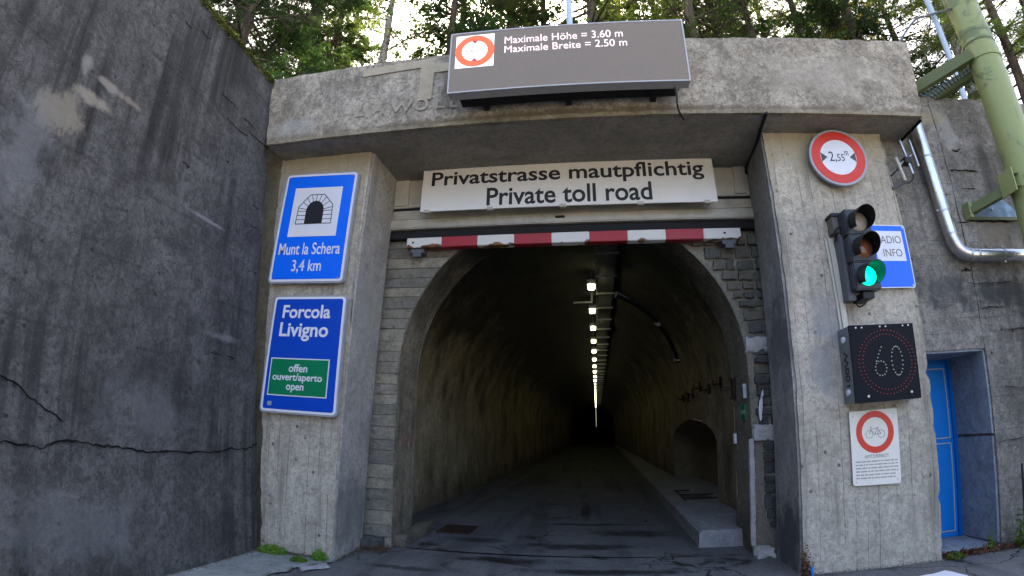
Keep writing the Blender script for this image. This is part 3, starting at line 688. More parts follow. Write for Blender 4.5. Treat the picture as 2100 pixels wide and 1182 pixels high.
# step between portal ring and wider bore
bm = B(); A = profile(CXA, RA, zb=-.05); C_ = [(tcx(1.65)+(x-CXA)/RA*RT, 2+(z-2)/RA*RT if z > 2 else z) for x, z in A]
a = [bm.verts.new((x, 1.65, z)) for x, z in A]; b = [bm.verts.new((x, 1.652, z)) for x, z in C_]
for i in range(len(a)-1): bm.faces.new((a[i], b[i], b[i+1], a[i+1]))
link('ring_step', bm, RING, tn)
bm = B(); bm.faces.new([bm.verts.new(p) for p in ((-4, 329, -1), (12, 329, -1), (12, 329, 6), (-4, 329, 6))])
link('black_end_cap', bm, CRACK, tn)  # added black sheet, stands in for the dark depth of the bore
# raised walkway on the right with kerb face
def kx(y): return 1.645+.022*(y-1.42)
bm = B(); rows = []
ky = [1.42]
while ky[-1] < 320: ky.append(ky[-1]+min(10, .3+.08*(ky[-1]-1.4)))
for y in ky:
    xe = tcx(y)+RT+.7 if y > 1.66 else CXA+RA+.05
    j = .006*noise.noise(Vector((y*2, 0, 0)))
    rows.append([bm.verts.new(p) for p in ((kx(y)-.012+j, y, -.02), (kx(y)+j, y, .17), (kx(y)+.03+j, y, .2), (xe, y, .2))])
for a, b in zip(rows, rows[1:]):
    for i in range(3): bm.faces.new((a[i], a[i+1], b[i+1], b[i]))
r0 = rows[0]; v = bm.verts.new((CXA+RA+.05, 1.42, -.02)); bm.faces.new((r0[0], r0[1], r0[2], r0[3], v))
tag(link('pavement', bm, KERB, smooth=25), kind='structure')
# worn edge line and gutter on the left
bm = B()
for (y0, y1) in ((5.6, 9.5), (9.8, 15.5), (17, 24), (27, 40)):
    bm.faces.new([bm.verts.new(p) for p in ((-1.70+.018*(y0-7.5), y0, .007), (-1.63+.018*(y0-7.5), y0, .007), (-1.63+.018*(y1-7.5), y1, .007), (-1.70+.018*(y1-7.5), y1, .007))])
tag(link('road_marking', bm, YEL), kind='structure')
# hatch on the walkway
ht = thing('access_cover', 'rusty iron cover frame set in the raised walkway below the niche', 'cover', (2.2, 4.9, .2))
bm = B()
for a, b in (((1.98, 4.45, .206), (2.55, 4.45, .206)), ((1.98, 5.05, .206), (2.60, 5.05, .206)), ((1.97, 4.3, .206), (2.04, 5.9, .206)), ((2.0, 5.75, .206), (2.3, 5.75, .206))):
    tube(bm, (a, b), .018, 6)
link('frame', bm, RUST, ht); link('plate', bx(2.03, 2.5, 4.5, 5.0, .195, .206), STONES[1], ht)
# drain grate on the left
gr = thing('drain_grate', 'rusty slotted iron drain grate in the road by the left tunnel wall', 'drain', (-1.6, 2.35, 0))
gx0, gx1, gy0, gy1 = -1.62, -1.18, 2.0, 2.6
link('pit', bx(gx0+.01, gx1-.01, gy0+.01, gy1-.01, .003, .006), DARKM, gr)  # flat black sheet, shade below the bars put into its colour
bm = B(); box(bm, gx0, gx1, gy0, gy0+.03, .004, .02); box(bm, gx0, gx1, gy1-.03, gy1, .004, .02); box(bm, gx0, gx0+.03, gy0+.03, gy1-.03, .004, .02); box(bm, gx1-.03, gx1, gy0+.03, gy1-.03, .004, .02)
link('frame', bm, RUST, gr)
for i in range(3):
    bm = B(); y = gy0+.15+i*.15; link('cross_bar', box(bm, gx0+.03, gx1-.03, y-.015, y+.015, .0045, .018), RUST, gr)
for i in range(9):
    bm = B(); x = gx0+.03+(i+.5)*.0425; link('bar', box(bm, x-.011, x+.011, gy0+.03, gy1-.03, .005, .0195), RUST, gr)

# cable tray + lamps -----------------------------------------------------------
tr = thing('cable_tray', 'galvanised cable tray hung under the tunnel vault beside the lamps', 'cable tray', (.7, 5, 4.2))
bm = B()
def tx(y): return .56+.012*(y-3)
for (y0, y1) in ((1.7, 60),):
    for a, b in ((0, .012), (.288, .3)):
        prism(bm, [(tx(y0)+a, y0, 4.2), (tx(y0)+b, y0, 4.2), (tx(y1)+b, y1, 4.2), (tx(y1)+a, y1, 4.2)], (0, 0, .03))
    prism(bm, [(tx(y0)+.012, y0, 4.225), (tx(y0)+.288, y0, 4.225), (tx(y1)+.288, y1, 4.225), (tx(y1)+.012, y1, 4.225)], (0, 0, .004))
link('tray', bm, paint('dull_tray', (.05, .052, .055), .6, .3), tr)
rung = None
for i in range(36):
    y = 3.1+1.28*i
    if rung is None:
        bm = B(); box(bm, tx(y)-.03, tx(y)+.33, y-.02, y+.02, 4.13, 4.16); box(bm, tx(y)-.05, tx(y)-.03, y-.02, y+.02, 4.13, 4.42)
        rung = link('hanger', bm, GALV, tr); rung_y = y
    else:
        c = rung.copy(); COL.objects.link(c); c.parent = tr; c.location = (tx(y)-tx(rung_y), y-rung_y, 0)
NL = 112; y0L, sL = 4.87, 2.07
base = thing('tunnel_lamp', 'nearest glowing tunnel lamp, highest of the long row', 'lamp', (.441, y0L, 4.1), 'lamps in one row under the tunnel vault')
link('housing', bx(.441-.085, .441+.085, y0L-.05, y0L+.09, 4.12, 4.22, bevel=.01), GREYM, base)
link('hanger', bx(.441-.01, .441+.01, y0L, y0L+.02, 4.223, 4.43), GREYM, base)
dif = link('diffuser', bx(.441-.066, .441+.066, y0L-.065, y0L+.07, 4.03, 4.118, bevel=.015), LAMP, base)
far_me = dif.data.copy(); far_me.materials.clear(); far_me.materials.append(LAMPF)
fc = sum((v.co for v in far_me.vertices), Vector())/len(far_me.vertices)
for v in far_me.vertices: v.co = fc+(v.co-fc)*.5
mid_me = far_me.copy(); mid_me.materials.clear(); mid_me.materials.append(LAMP)
for v in mid_me.vertices: v.co = fc+(v.co-fc)*1.3
ORD = ['second', 'third', 'fourth', 'fifth', 'sixth', 'seventh', 'eighth', 'ninth', 'tenth', 'eleventh', 'twelfth']
for i in range(1, NL):
    loc = (.441+.0195*sL/1.806*.999*0 + (.018*sL)*i*.62, y0L+sL*i, 4.1)
    if i < 24:
        c = base.copy(); COL.objects.link(c); c.location = loc
        for ch in base.children:
            k_ = ch.copy(); COL.objects.link(k_); k_.parent = c
            if i >= 10 and k_.name.startswith('diffuser'): k_.data = mid_me
    else:
        c = bpy.data.objects.new('tunnel_lamp', far_me); COL.objects.link(c); c.location = loc
        c['category'] = 'lamp'; c['group'] = base['group']
    c['label'] = ('%s nearest glowing tunnel lamp, counted down the row from the portal' % ORD[i-1]) if i <= 11 else ('small glowing lamp in the middle of the row deep in the tunnel' if i < 40 else 'tiny light dot at the far end of the lamp row')
# small bracket left of the lamps
br = thing('bracket', 'small galvanised angle bracket hanging left of the second tunnel lamp', 'bracket', (.30, 6.0, 4.1))
link('arm', bx(.06, .46, 5.98, 6.02, 4.03, 4.07), GALV, br); link('drop', bx(.43, .47, 5.96, 6.0, 4.075, 4.40), GALV, br)
# black hose over the vault
hs = thing('cable_duct', 'thick black cable sleeve clamped to the right side of the vault', 'cable', (1.9, 6.4, 3.6))
hp = smoothpath([(.95, 6.1, 4.30), (1.20, 6.12, 4.17), (1.50, 6.2, 4.02), (1.83, 6.35, 3.78), (2.12, 6.6, 3.45), (2.32, 6.8, 3.08), (2.38, 6.9, 2.90)])
link('sleeve', tube(B(), hp, .105, 14), paint('black_sleeve', (.012, .012, .013), .25, .05, .6), hs, 40)
for i in (1, 19, 33):
    link('clamp', tube(B(), hp[i:i+2] if i < 35 else hp[-2:], .117, 14), WHITE, hs, 40)
tag(place(link('cable', tube(B(), smoothpath([(2.38, 6.88, 2.9), (2.46, 6.8, 2.6), (2.50, 6.6, 2.32)]), .018, 6), DARKM), (2.45, 6.8, 2.6)), 'thin black cable hanging from the sleeve on the right vault', 'cable')
# hooks row
for i, (y, z) in enumerate([(7.33, 2.10), (6.13, 2.12), (5.28, 2.18), (4.49, 2.08), (3.57, 2.10), (6.7, 2.08)]):
    x = tcx(y)+RT-.02
    if i == 0:
        hk0 = thing('cable_hook', 'farthest small rusty cable hook on the right tunnel wall above the niche', 'hook', (x, y, z), 'rusty hooks above the niche'); hx, hy, hzz = x, y, z
        link('plate', bx(x-.02, x+.06, y-.04, y+.04, z-.09, z+.09), RUST, hk0); link('arm', bx(x-.14, x-.02, y-.015, y+.015, z-.04, z-.01), RUST, hk0); link('tip', bx(x-.14, x-.12, y-.015, y+.015, z-.008, z+.05), RUST, hk0)
    else:
        c = hk0.copy(); COL.objects.link(c); c.location = (x, y, z)
        for ch in hk0.children: k_ = ch.copy(); COL.objects.link(k_); k_.parent = c
        c['label'] = ['', 'rusty cable hook above the middle of the niche, fourth nearest', 'third nearest rusty cable hook on the right tunnel wall', 'second nearest rusty cable hook, lowest beside the niche top', 'nearest rusty cable hook on the right tunnel wall', 'second farthest rusty cable hook on the right tunnel wall'][i]
fe = thing('iron_fitting', 'broad rusty iron fitting on the right wall just inside the portal', 'fitting', (2.14, 1.55, 1.85))
link('plate', hexa([(2.10, 1.5, 1.72), (2.16, 1.5, 1.72), (2.10, 1.62, 1.72), (2.16, 1.62, 1.72), (2.10, 1.5, 1.98), (2.16, 1.5, 1.98), (2.10, 1.62, 1.98), (2.16, 1.62, 1.98)], (2, 2, 4), amp=.012, chip=.03, fr=6), RUST, fe, 40)
link('arm', hbox(1.98, 2.10, 1.53, 1.58, 1.82, 1.87, (3, 1, 1), amp=.008, chip=.01), RUST, fe, 40)
es = thing('wall_plate', 'small green and white escape plate on the inner arch wall', 'sign', (2.14, 1.17, 1.55))
link('board', bx(2.128, 2.14, 1.10, 1.24, 1.46, 1.64), GREEN, es); link('stripe', bx(2.125, 2.1279, 1.10, 1.24, 1.53, 1.57), paint('pale_green', (.3, .55, .4), .5), es)
tag(place(link('wall_tag', bx(2.11, 2.14, 1.55, 1.60, 1.19, 1.31), WHITE), (2.13, 1.57, 1.25)), 'small white plastic tag on the inner arch wall below the green plate', 'tag')
bm = B(); box(bm, 2.10, 2.14, 1.03, 1.10, 1.70, 1.86); tag(place(link('junction_box', bm, SPG), (2.12, 1.06, 1.78)), 'small grey junction box above the green plate', 'box')
# red scribble on the left arch wall
bm = B()
for i in range(9):
    y = 1.12+i*.055+R.uniform(-.01, .01); z = 1.2+R.uniform(-.03, .05); tube(bm, [(-1.826, y, z-R.uniform(.03, .09)), (-1.826, y+R.uniform(-.02, .04), z+R.uniform(.03, .09))], .004, 4)
link('red_scribble', bm, paint('faded_red', (.26, .08, .07), .8, .4), pw)

# shutter casing and rails -------------------------------------------------------
sc = thing('shutter_casing', 'cream metal shutter casing with two stepped rails above the tunnel mouth', 'shutter', (.15, .8, 3.9))
link('casing', bx(-2.03, 2.38, .79, .92, 4.03, 4.404, bevel=.006), CASE, sc)
for x0, x1 in ((-1.985, -1.80), (2.16, 2.30)): link('end_plate', bx(x0, x1, .76, .789, 4.05, 4.40, bevel=.006), CASE, sc)
link('rail', bx(-2.03, 2.38, .80, .92, 3.87, 3.995, bevel=.008), RAILM, sc)
link('rail', bx(-2.04, 2.39, .755, .92, 3.735, 3.855, bevel=.012), RAILM, sc)
link('slot_shade_box', bx(-2.04, 2.39, .82, .925, 3.63, 3.732), DARKM, sc)  # added black box, gives the slot its band of shade
link('gap_strip', bx(-2.03, 2.38, .81, .92, 3.998, 4.028), DARKM, sc)  # dark strip filling the gap between casing and rail
link('latch', bx(.02, .13, .742, .754, 3.79, 3.815), DARKM, sc)

# height bar --------------------------------------------------------------------
hb = thing('height_limit_bar', 'red and white banded steel height bar across the tunnel mouth with rust spots', 'barrier', (.19, .76, 3.53))
x0, x1 = -1.765, 2.15
for i in range(9):
    a = x0+(x1-x0)*i/9; b = x0+(x1-x0)*(i+1)/9
    link('white_section' if i % 2 == 0 else 'red_section', bx(a+.0005, b-.0005, .73, .85, 3.475, 3.60, bevel=.006), BARW if i % 2 == 0 else REDB, hb)
for s, x in ((1, x0+.05), (1, x1-.22)):
    bm = B(); box(bm, x, x+.16, .76, .93, 3.42, 3.472); box(bm, x+.03, x+.13, .75, .80, 3.37, 3.418); link('bracket', bm, TLG, hb)
    bm = B(); tube(bm, [(x+.03, .727, 3.54), (x+.03, .737, 3.54)], .014, 8); link('bolt', bm, DARKM, hb)

# toll road sign ------------------------------------------------------------------
ts = thing('toll_sign', 'long white toll road sign with two lines of black text above the tunnel', 'sign', (.16, .58, 4.1))
q = Q((-1.555, 4.415), (1.865, 4.425), (1.88, 3.855), (-1.565, 3.862), .58, 3.43, .565)
link('board', q.poly(q.rrect(0, 1, 0, 1, .008), 0, .02), TWHITE, ts)
put_text(q, 'Privatstrasse mautpflichtig', .033, .967, .49, .925, .0205, BLACK, ts, 'lettering', .018)
put_text(q, 'Private toll road', .232, .785, .065, .475, .0205, BLACK, ts, 'lettering', .018)
for u in (.025, .245, .49, .745, .965):
    for v_ in (0, 1):
        c = q.p(u, v_); link('clip', bx(c.x-.035, c.x+.035, c.y-.028, c.y+.02, c.z-.018, c.z+.02), GALV if v_ else RAILM, ts)
for u in (.1, .5, .9):
    c = q.p(u, .5); link('stay', bx(c.x-.02, c.x+.02, c.y+.001, .785, c.z-.02, c.z+.02), GALV, ts)

# LED board ------------------------------------------------------------------------
lb = thing('led_board', 'grey electronic message board fixed to the beam showing maximum height and width', 'display', (.25, -.7, 4.9))
q = Q((-.92, 5.265), (1.425, 5.265), (1.415, 4.51), (-.915, 4.515), -.80, 2.34, .75)
bm = B(); q.poly([(0, 0), (1, 0), (1, 1), (0, 1)], -.13, -.004, bm); link('cabinet', bm, LEDF, lb)
link('screen', q.poly([(.004, .012), (.996, .012), (.996, .988), (.004, .988)], -.0039, .001), LEDP, lb)
bm = B()
for a, b in (((0, 0), (1, 0)), ((1, 0), (1, 1)), ((1, 1), (0, 1)), ((0, 1), (0, 0))): q.line(a, b, .012, -.003, .004+.0003*a[0], bm)
link('rim', bm, paint('pale_rim', (.5, .5, .5), .4), lb)
ppn = link('pictogram_panel', q.poly([(.024, .39), (.192, .39), (.192, .945), (.024, .945)], .001, .003), L_WHITE, lb)
link('pictogram_ring', q.ring(.108, .667, .132, .202, .0032, .0045), L_RED, lb)
for s in (1, -1):
    link('pictogram_arrow', q.poly([(.108-.017, .667+s*.185), (.108+.017, .667+s*.185), (.108, .667+s*.125)], .0033, .0042), L_MAG, lb)
put_text(q, '3.60 m', .065, .151, .64, .70, .0034, L_GREY, ppn, 'lettering', 0, th=.001)
put_text(q, 'Maximale Höhe = 3.60 m', .238, .742, .742, .868, .0012, L_PINK, lb, 'lettering', .0)
put_text(q, 'Maximale Breite = 2.50 m', .238, .757, .585, .705, .0012, L_PINK, lb, 'lettering', .0)
for x in (-.6, .25, 1.1):
    link('mounting_arm', bx(x-.03, x+.03, -.669, -.392, 4.55, 4.60), DARKM, lb); link('mounting_arm', bx(x-.03, x+.03, -.669, -.392, 5.1, 5.15), DARKM, lb)
link('dark_gap_box', bx(-.84, 1.34, -.668, -.47, 4.56, 5.2), DARKM, lb)  # added black box, paints the shade in the gap behind the board
bm = B(); tube(bm, [(1.29, -.72, 4.52), (1.31, -.60, 4.47), (1.32, -.52, 4.44)], .014, 8); link('cable_gland', bm, GALV, lb)
bm = B(); tube(bm, smoothpath([(1.32, -.52, 4.44), (1.335, -.46, 4.41), (1.37, -.40, 4.375), (1.41, -.30, 4.39)]), .009, 8); link('cable', bm, DARKM, lb)

# two big blue signs ------------------------------------------------------------------
def framed(name, label, q, blue, frame_r=.05):
    t = thing(name, label, 'sign', q.p(.5, .5)); t.location = q.p(.5, .5)
    link('frame', q.poly(q.rrect(0, 1, 0, 1, frame_r), -.05, -.002), GREYM, t)
    link('white_border', q.poly(q.rrect(.018, .982, .014, .986, frame_r*.8), -.002, .002), WHITE, t)
    link('face', q.poly(q.rrect(.045, .955, .033, .967, frame_r*.5), .002, .003), blue, t)
    return t
q = Q((-3.03, 4.165), (-2.10, 4.125), (-2.14, 2.825), (-3.075, 2.84), -.08, .93, 1.31)
s1 = framed('tunnel_sign', 'upper bright blue sign with tunnel symbol reading Munt la Schera 3,4 km', q, BLUE1)
link('white_panel', q.poly([(.17, .405), (.82, .405), (.82, .855), (.17, .855)], .003, .0045), WHITE, s1)
put_text(q, 'Munt la Schera', .085, .905, .245, .35, .0031, WHITE, s1, 'lettering', .01)
put_text(q, '3,4 km', .30, .69, .085, .20, .0031, WHITE, s1, 'lettering', .01)
U = lambda a: .49+a*.24; V = lambda b: .52+b*.275        # symbol box: a -1..1, b 0..1
ins = [(U(-.5), V(0)), (U(.5), V(0))] + [(U(.5*math.cos(math.pi*i/16)), V(.42+.34*math.sin(math.pi*i/16))) for i in range(17)]
link('tunnel_symbol', q.poly(ins, .0046, .006), BLACK, s1)
bm = B(); outp = [(-1, 0), (-.96, .58), (-.38, .97), (.42, .97), (.96, .62), (1, 0)]; lw_ = .009
O = [(U(a), V(b)) for a, b in outp]
for a, b in zip(O, O[1:]): q.line(a, b, lw_, .0046, .0058, bm)
q.line(O[0], O[-1], lw_, .0046, .0059, bm)
for b0 in (.14, .28, .42):
    for s in (-1, 1): q.line((U(s*.5), V(b0)), (U(s*.985), V(b0*1.02)), lw_*.8, .0046, .0057, bm)
for i in range(9):
    an = math.pi*(i+.5)/9; c_, s_ = math.cos(an), math.sin(an)
    ia = (.5*c_, .42+.34*s_); best = None
    for (a, b), (c, d) in zip(outp, outp[1:]):      # ray from centre to outline
        ex, ey = c-a, d-b; den = c_*ey-s_*.72*ex
        if abs(den) < 1e-6: continue
        t = ((a-0)*ey-(b-.42)*ex)/den; k_ = ((a)*s_*.72-(b-.42)*c_)/den
        if t > 0 and -.001 <= k_ <= 1.001: best = (c_*t, .42+s_*.72*t) if best is None or t < best[2] else best; best = (best[0], best[1], t)
    if best: q.line((U(ia[0]), V(ia[1])), (U(best[0]), V(best[1])), lw_*.8, .0046, .0056, bm)
link('voussoir_lines', bm, BLACK, s1)
for u, v_ in ((.08, .955), (.92, .955), (.08, .045), (.92, .045)):
    bm = B(); c = q.p(u, v_, .003); tube(bm, [c, c+Vector((0, -.004, 0))], .008, 8); link('screw', bm, GALV, s1)

q = Q((-2.955, 2.70), (-2.075, 2.69), (-2.09, 1.435), (-3.005, 1.45), -.08, .90, 1.25)
s2 = framed('direction_sign', 'lower deep blue sign reading Forcola Livigno with a green open panel', q, BLUE2)
put_text(q, 'Forcola', .155, .805, .80, .915, .0031, WHITE, s2, 'lettering', .022)
put_text(q, 'Livigno', .145, .80, .605, .765, .0031, WHITE, s2, 'lettering', .022)
link('panel_border', q.poly([(.085, .145), (.86, .145), (.86, .46), (.085, .46)], .003, .0045), WHITE, s2)
gpn = link('green_panel', q.poly([(.098, .154), (.847, .154), (.847, .451), (.098, .451)], .0045, .006), GREEN, s2)
put_text(q, 'offen', .34, .585, .345, .412, .0061, WHITE, gpn, 'lettering', .015)
put_text(q, 'ouvert/aperto', .135, .785, .255, .335, .0061, WHITE, gpn, 'lettering', .015)
put_text(q, 'open', .33, .56, .175, .24, .0061, WHITE, gpn, 'lettering', .015)
link('sticker', q.poly([(.105, .06), (.16, .06), (.16, .095), (.105, .095)], .003, .004), GREYM, s2)

# round width sign ------------------------------------------------------------------
q = Q((2.75, 4.385), (3.41, 4.385), (3.41, 3.725), (2.75, 3.725), -.10, .66, .66)
ws = thing('width_limit_sign', 'round red rimmed sign limiting width to 2,55 m on the right pillar', 'sign', (3.08, -.1, 4.055))
link('rim', q.ring(.5, .5, .305, .33, -.03, .004, 64), GREYM, ws, 40)
link('back_plate', q.poly(q.circ(.5, .5, .31), -.02, 0), GREYM, ws)
link('red_ring', q.ring(.5, .5, .205, .3045, .0, .002, 64), REDS, ws)
link('white_disc', q.poly(q.circ(.5, .5, .2052), .0, .0015), WHITE, ws)
for s in (-1, 1):
    link('arrowhead', q.poly([(.5+s*.30, .5+.085), (.5+s*.30, .5-.085), (.5+s*.195, .5)], .0015, .0032), paint('dark_grey_print', (.08, .075, .065), .5, 0), ws)
put_text(q, '2,', .335, .46, .40, .60, .0016, BLACK, ws, 'lettering', .0)
put_text(q, '55', .475, .60, .43, .555, .0016, BLACK, ws, 'lettering', .0)
put_text(q, 'm', .615, .68, .53, .61, .0016, BLACK, ws, 'lettering', .0)
link('stand_off', bx(3.02, 3.14, -.07, .0, 4.0, 4.1), GREYM, ws)

# radio sign -------------------------------------------------------------------------
q = Q((3.27, 3.315), (3.705, 3.305), (3.715, 2.64), (3.285, 2.645), -.045, .435, .665)
rs = thing('radio_sign', 'blue Radio Info sign half hidden behind the traffic light', 'sign', (3.49, -.04, 2.97))
link('white_border', q.poly(q.rrect(0, 1, 0, 1, .03), -.006, 0), WHITE, rs)
link('face', q.poly(q.rrect(.022, .978, .015, .985, .025), 0, .001), BLUE3, rs)
link('white_panel', q.poly([(.12, .42), (.88, .42), (.88, .90), (.12, .90)], .001, .002), WHITE, rs)
put_text(q, 'RADIO', .17, .83, .70, .82, .0021, PRINT, rs, 'lettering', -.003)
put_text(q, 'INFO', .30, .80, .49, .61, .0021, PRINT, rs, 'lettering', -.003)
for u, v_ in ((.93, .955), (.93, .04)):
    c = q.p(u, v_, .001); bm = B(); tube(bm, [c, c+Vector((0, -.006, 0))], .010, 8); link('screw', bm, GALV, rs)

# traffic light -----------------------------------------------------------------------
tl = thing('traffic_light', 'black three lens traffic light showing green on the right pillar', 'traffic light', (3.05, -.2, 2.95))
TX = 3.045
for i, z in enumerate((3.25, 2.98, 2.705)):
    sec = link('signal_section', bx(TX-.135, TX+.135, -.29, -.13, z-.134, z+.134, bevel=.012), TLB, tl)
    bm = B(); nseg = 28
    prof = [(0, -.318), (.05, -.314), (.085, -.302), (.098, -.289)]; rr = []
    for (rd, y) in prof: rr.append([bm.verts.new((TX+rd*math.cos(2*math.pi*s/nseg), y, z+rd*math.sin(2*math.pi*s/nseg))) for s in range(nseg)] if rd else [bm.verts.new((TX, y, z))])
    for s in range(nseg):
        bm.faces.new((rr[0][0], rr[1][s], rr[1][(s+1) % nseg]))
        for a, b in zip(rr[1:], rr[2:]): bm.faces.new((a[s], b[s], b[(s+1) % nseg], a[(s+1) % nseg]))
    le = link('lens', bm, (BEIGEL, AMBERL, GRLENS)[i], sec, 60); le['label'] = ('unlit top lens with a pale painted reflection', 'dark amber unlit middle lens', 'lit green bottom lens')[i]
    bm = B(); st = []
    a0, a1 = -42, 222
    for s in range(31):
        a = math.radians(a0+(a1-a0)*s/30); L = .07+.15*max(0, math.sin(a)*.5+.5)**.8
        c_, s_ = math.cos(a), math.sin(a)
        st.append([bm.verts.new((TX+.112*c_, -.29, z+.112*s_)), bm.verts.new((TX+.108*c_, -.29-L, z+.108*s_-.015)), bm.verts.new((TX+.103*c_, -.29-L, z+.103*s_-.015)), bm.verts.new((TX+.105*c_, -.29, z+.105*s_))])
    for a, b in zip(st, st[1:]):
        for k_ in range(4): bm.faces.new((a[k_], a[(k_+1) % 4], b[(k_+1) % 4], b[k_]))
    bm.faces.new(st[0]); bm.faces.new(st[-1][::-1])
    link('visor', bm, VIS if i < 2 else paint('visor_green_glow', (.012, .02, .018), .35, 0), sec, 40)
link('mounting_channel', bx(2.88, 2.965, -.17, -.03, 2.50, 3.16, bevel=.006), TLG, tl)
link('upper_bracket', bx(2.85, 2.93, -.13, 0.0, 3.20, 3.37, bevel=.004), paint('olive_bracket', (.13, .125, .10), .5, .4), tl)
link('upper_bracket', bx(2.84, 2.95, -.15, 0.0, 3.372, 3.40), VIS, tl)
link('lower_bracket', bx(3.0, 3.12, -.24, -.0, 2.50, 2.565, bevel=.004), VIS, tl)
bm = B(); tube(bm, smoothpath([(2.87, -.10, 3.12), (2.85, -.15, 3.20), (2.90, -.17, 3.24), (2.94, -.16, 3.19)]), .010, 6); link('cable', bm, VIS, tl)
bm = B(); tube(bm, smoothpath([(3.06, -.2, 2.52), (3.03, -.2, 2.46), (2.99, -.15, 2.44), (2.98, -.1, 2.49)]), .007, 6); link('cable', bm, VIS, tl)
bm = B(); prism(bm, [(2.815, 0, 3.17), (2.870, 0, 3.17), (2.905, 0, 2.25), (2.85, 0, 2.25)], (0, -.045, 0)); prism(bm, [(2.79, 0, 3.17), (2.813, 0, 3.17), (2.848, 0, 2.25), (2.825, 0, 2.25)], (0, -.022, 0))
tag(place(link('conduit', bm, CREAMC), (2.85, -.02, 2.7)), 'cream plastic cable conduit between the traffic light and the 60 sign', 'conduit')

# 60 sign --------------------------------------------------------------------------------
q = Q((2.80, 2.245), (3.475, 2.245), (3.475, 1.545), (2.795, 1.53), -.25, .675, .70)
sx = thing('speed_display', 'square black diode speed sign showing 60 inside a dotted red circle', 'display', (3.13, -.14, 1.9))
link('face', q.poly([(0, 0), (1, 0), (1, 1), (0, 1)], -.02, 0), SB, sx)
bm = bx(2.80, 3.47, -.229, 0, 1.54, 2.24); link('cabinet', bm, SPG, sx)
def dots(P_, r, mt, name, dd=.004):
    bm = B()
    for u, v_ in P_:
        c = q.p(u, v_); tube(bm, [c, c+Vector((0, -dd, 0))], r, 6)
    return link(name, bm, mt, sx)
dots([(.53+rd/q.w*math.cos(a), .505+rd/q.h*math.sin(a)) for rd, n_ in ((.292, 52), (.253, 46)) for a in [2*math.pi*i/n_ for i in range(n_)]], .0042, DOT_R, 'red_dot_circle')
six = [(.455, .70), (.43, .655), (.405, .61), (.385, .565), (.36, .52)] + [(.42+.085*math.cos(a), .425+.095*math.sin(a)) for a in [2*math.pi*i/13 for i in range(13)]]
zero = [(.68+.085*math.cos(a), .51+.19*math.sin(a)) for a in [2*math.pi*i/20 for i in range(20)]]
dots(six, .0065, DOT_W, 'digit_dots'); dots(zero, .0065, DOT_W, 'digit_dots')
dots([(.10, .965), (.19, .965), (.47, .97), (.56, .97), (.83, .972), (.92, .975)], .008, WHITE, 'top_studs', .008)
dots([(.19, .08), (.85, .09)], .013, GALV, 'screws', .008)
for z in (2.13, 1.64):
    bm = B(); tube(bm, [(2.80, -.12, z), (2.782, -.12, z)], .03, 14); link('side_knob', bm, WHITE, sx, 40)
def side(u, v_, d): return Vector((2.799-d, -.17+v_*.09, 2.02-u*.33))
put_text(None, 'W001', 0, 1, 0, 1, .0, BLACK, sx, 'lettering', .02, mapper=side)

# bicycle sign ------------------------------------------------------------------------------
q = Q((2.825, 1.465), (3.33, 1.475), (3.325, .77), (2.825, .78), -.03, .50, .695)
bs = thing('notice_sign', 'cream notice forbidding bicycles with red ring and small print', 'sign', (3.08, -.03, 1.12))
link('board', q.poly(q.rrect(0, 1, 0, 1, .025), -.006, 0), CREAM, bs)
link('red_ring', q.ring(.508, .705, .137, .197, 0, .0012, 64), REDS, bs)
bm = B(); LW = .0042
def cen(a, b): return (.508+a/q.w, .705+b/q.h)
for cx_ in (-.062, .062):
    q.ring(cen(cx_, -.02)[0], cen(cx_, -.02)[1], .034, .038, 0, .001, 28, bm)
for a, b in (((-.062, -.02), (-.04, .035)), ((-.042, .03), (.028, .028)), ((-.04, .02), (-.005, -.022)), ((-.005, -.022), (.028, .034)), ((-.005, -.022), (.062, -.02)), ((.062, -.02), (.026, .028)), ((-.042, .035), (-.05, .046)), ((-.05, .046), (-.032, .05)), ((.015, .038), (.042, .04)), ((-.015, -.03), (.005, -.014))):
    q.line(cen(*a), cen(*b), LW, 0, .0011, bm)
link('bicycle_symbol', bm, PRINT, bs)
put_text(q, 'AMTSVERBOT', .26, .77, .36, .405, .0002, PRINT, bs, 'lettering', 0, th=.0008)
bm = B()
for i, v_ in enumerate((.315, .272, .228, .184, .138, .095)):
    u = .07
    while u < (.94, .93, .95, .95, .90, .88)[i]:
        wd = R.uniform(.03, .14); e = min(u+wd, .95); q.poly([(u, v_-.008), (e, v_-.008), (e, v_+.010), (u, v_+.010)], 0, .0008, bm); u = e+.018
link('small_print', bm, paint('faded_print', (.40, .35, .30), .6, .3), bs)
for u, v_ in ((.07, .93), (.93, .93), (.07, .05), (.93, .06)):
    c = q.p(u, v_); bm = B(); tube(bm, [c, c+Vector((0, -.004, 0))], .006, 8); link('screw', bm, GALV, bs)

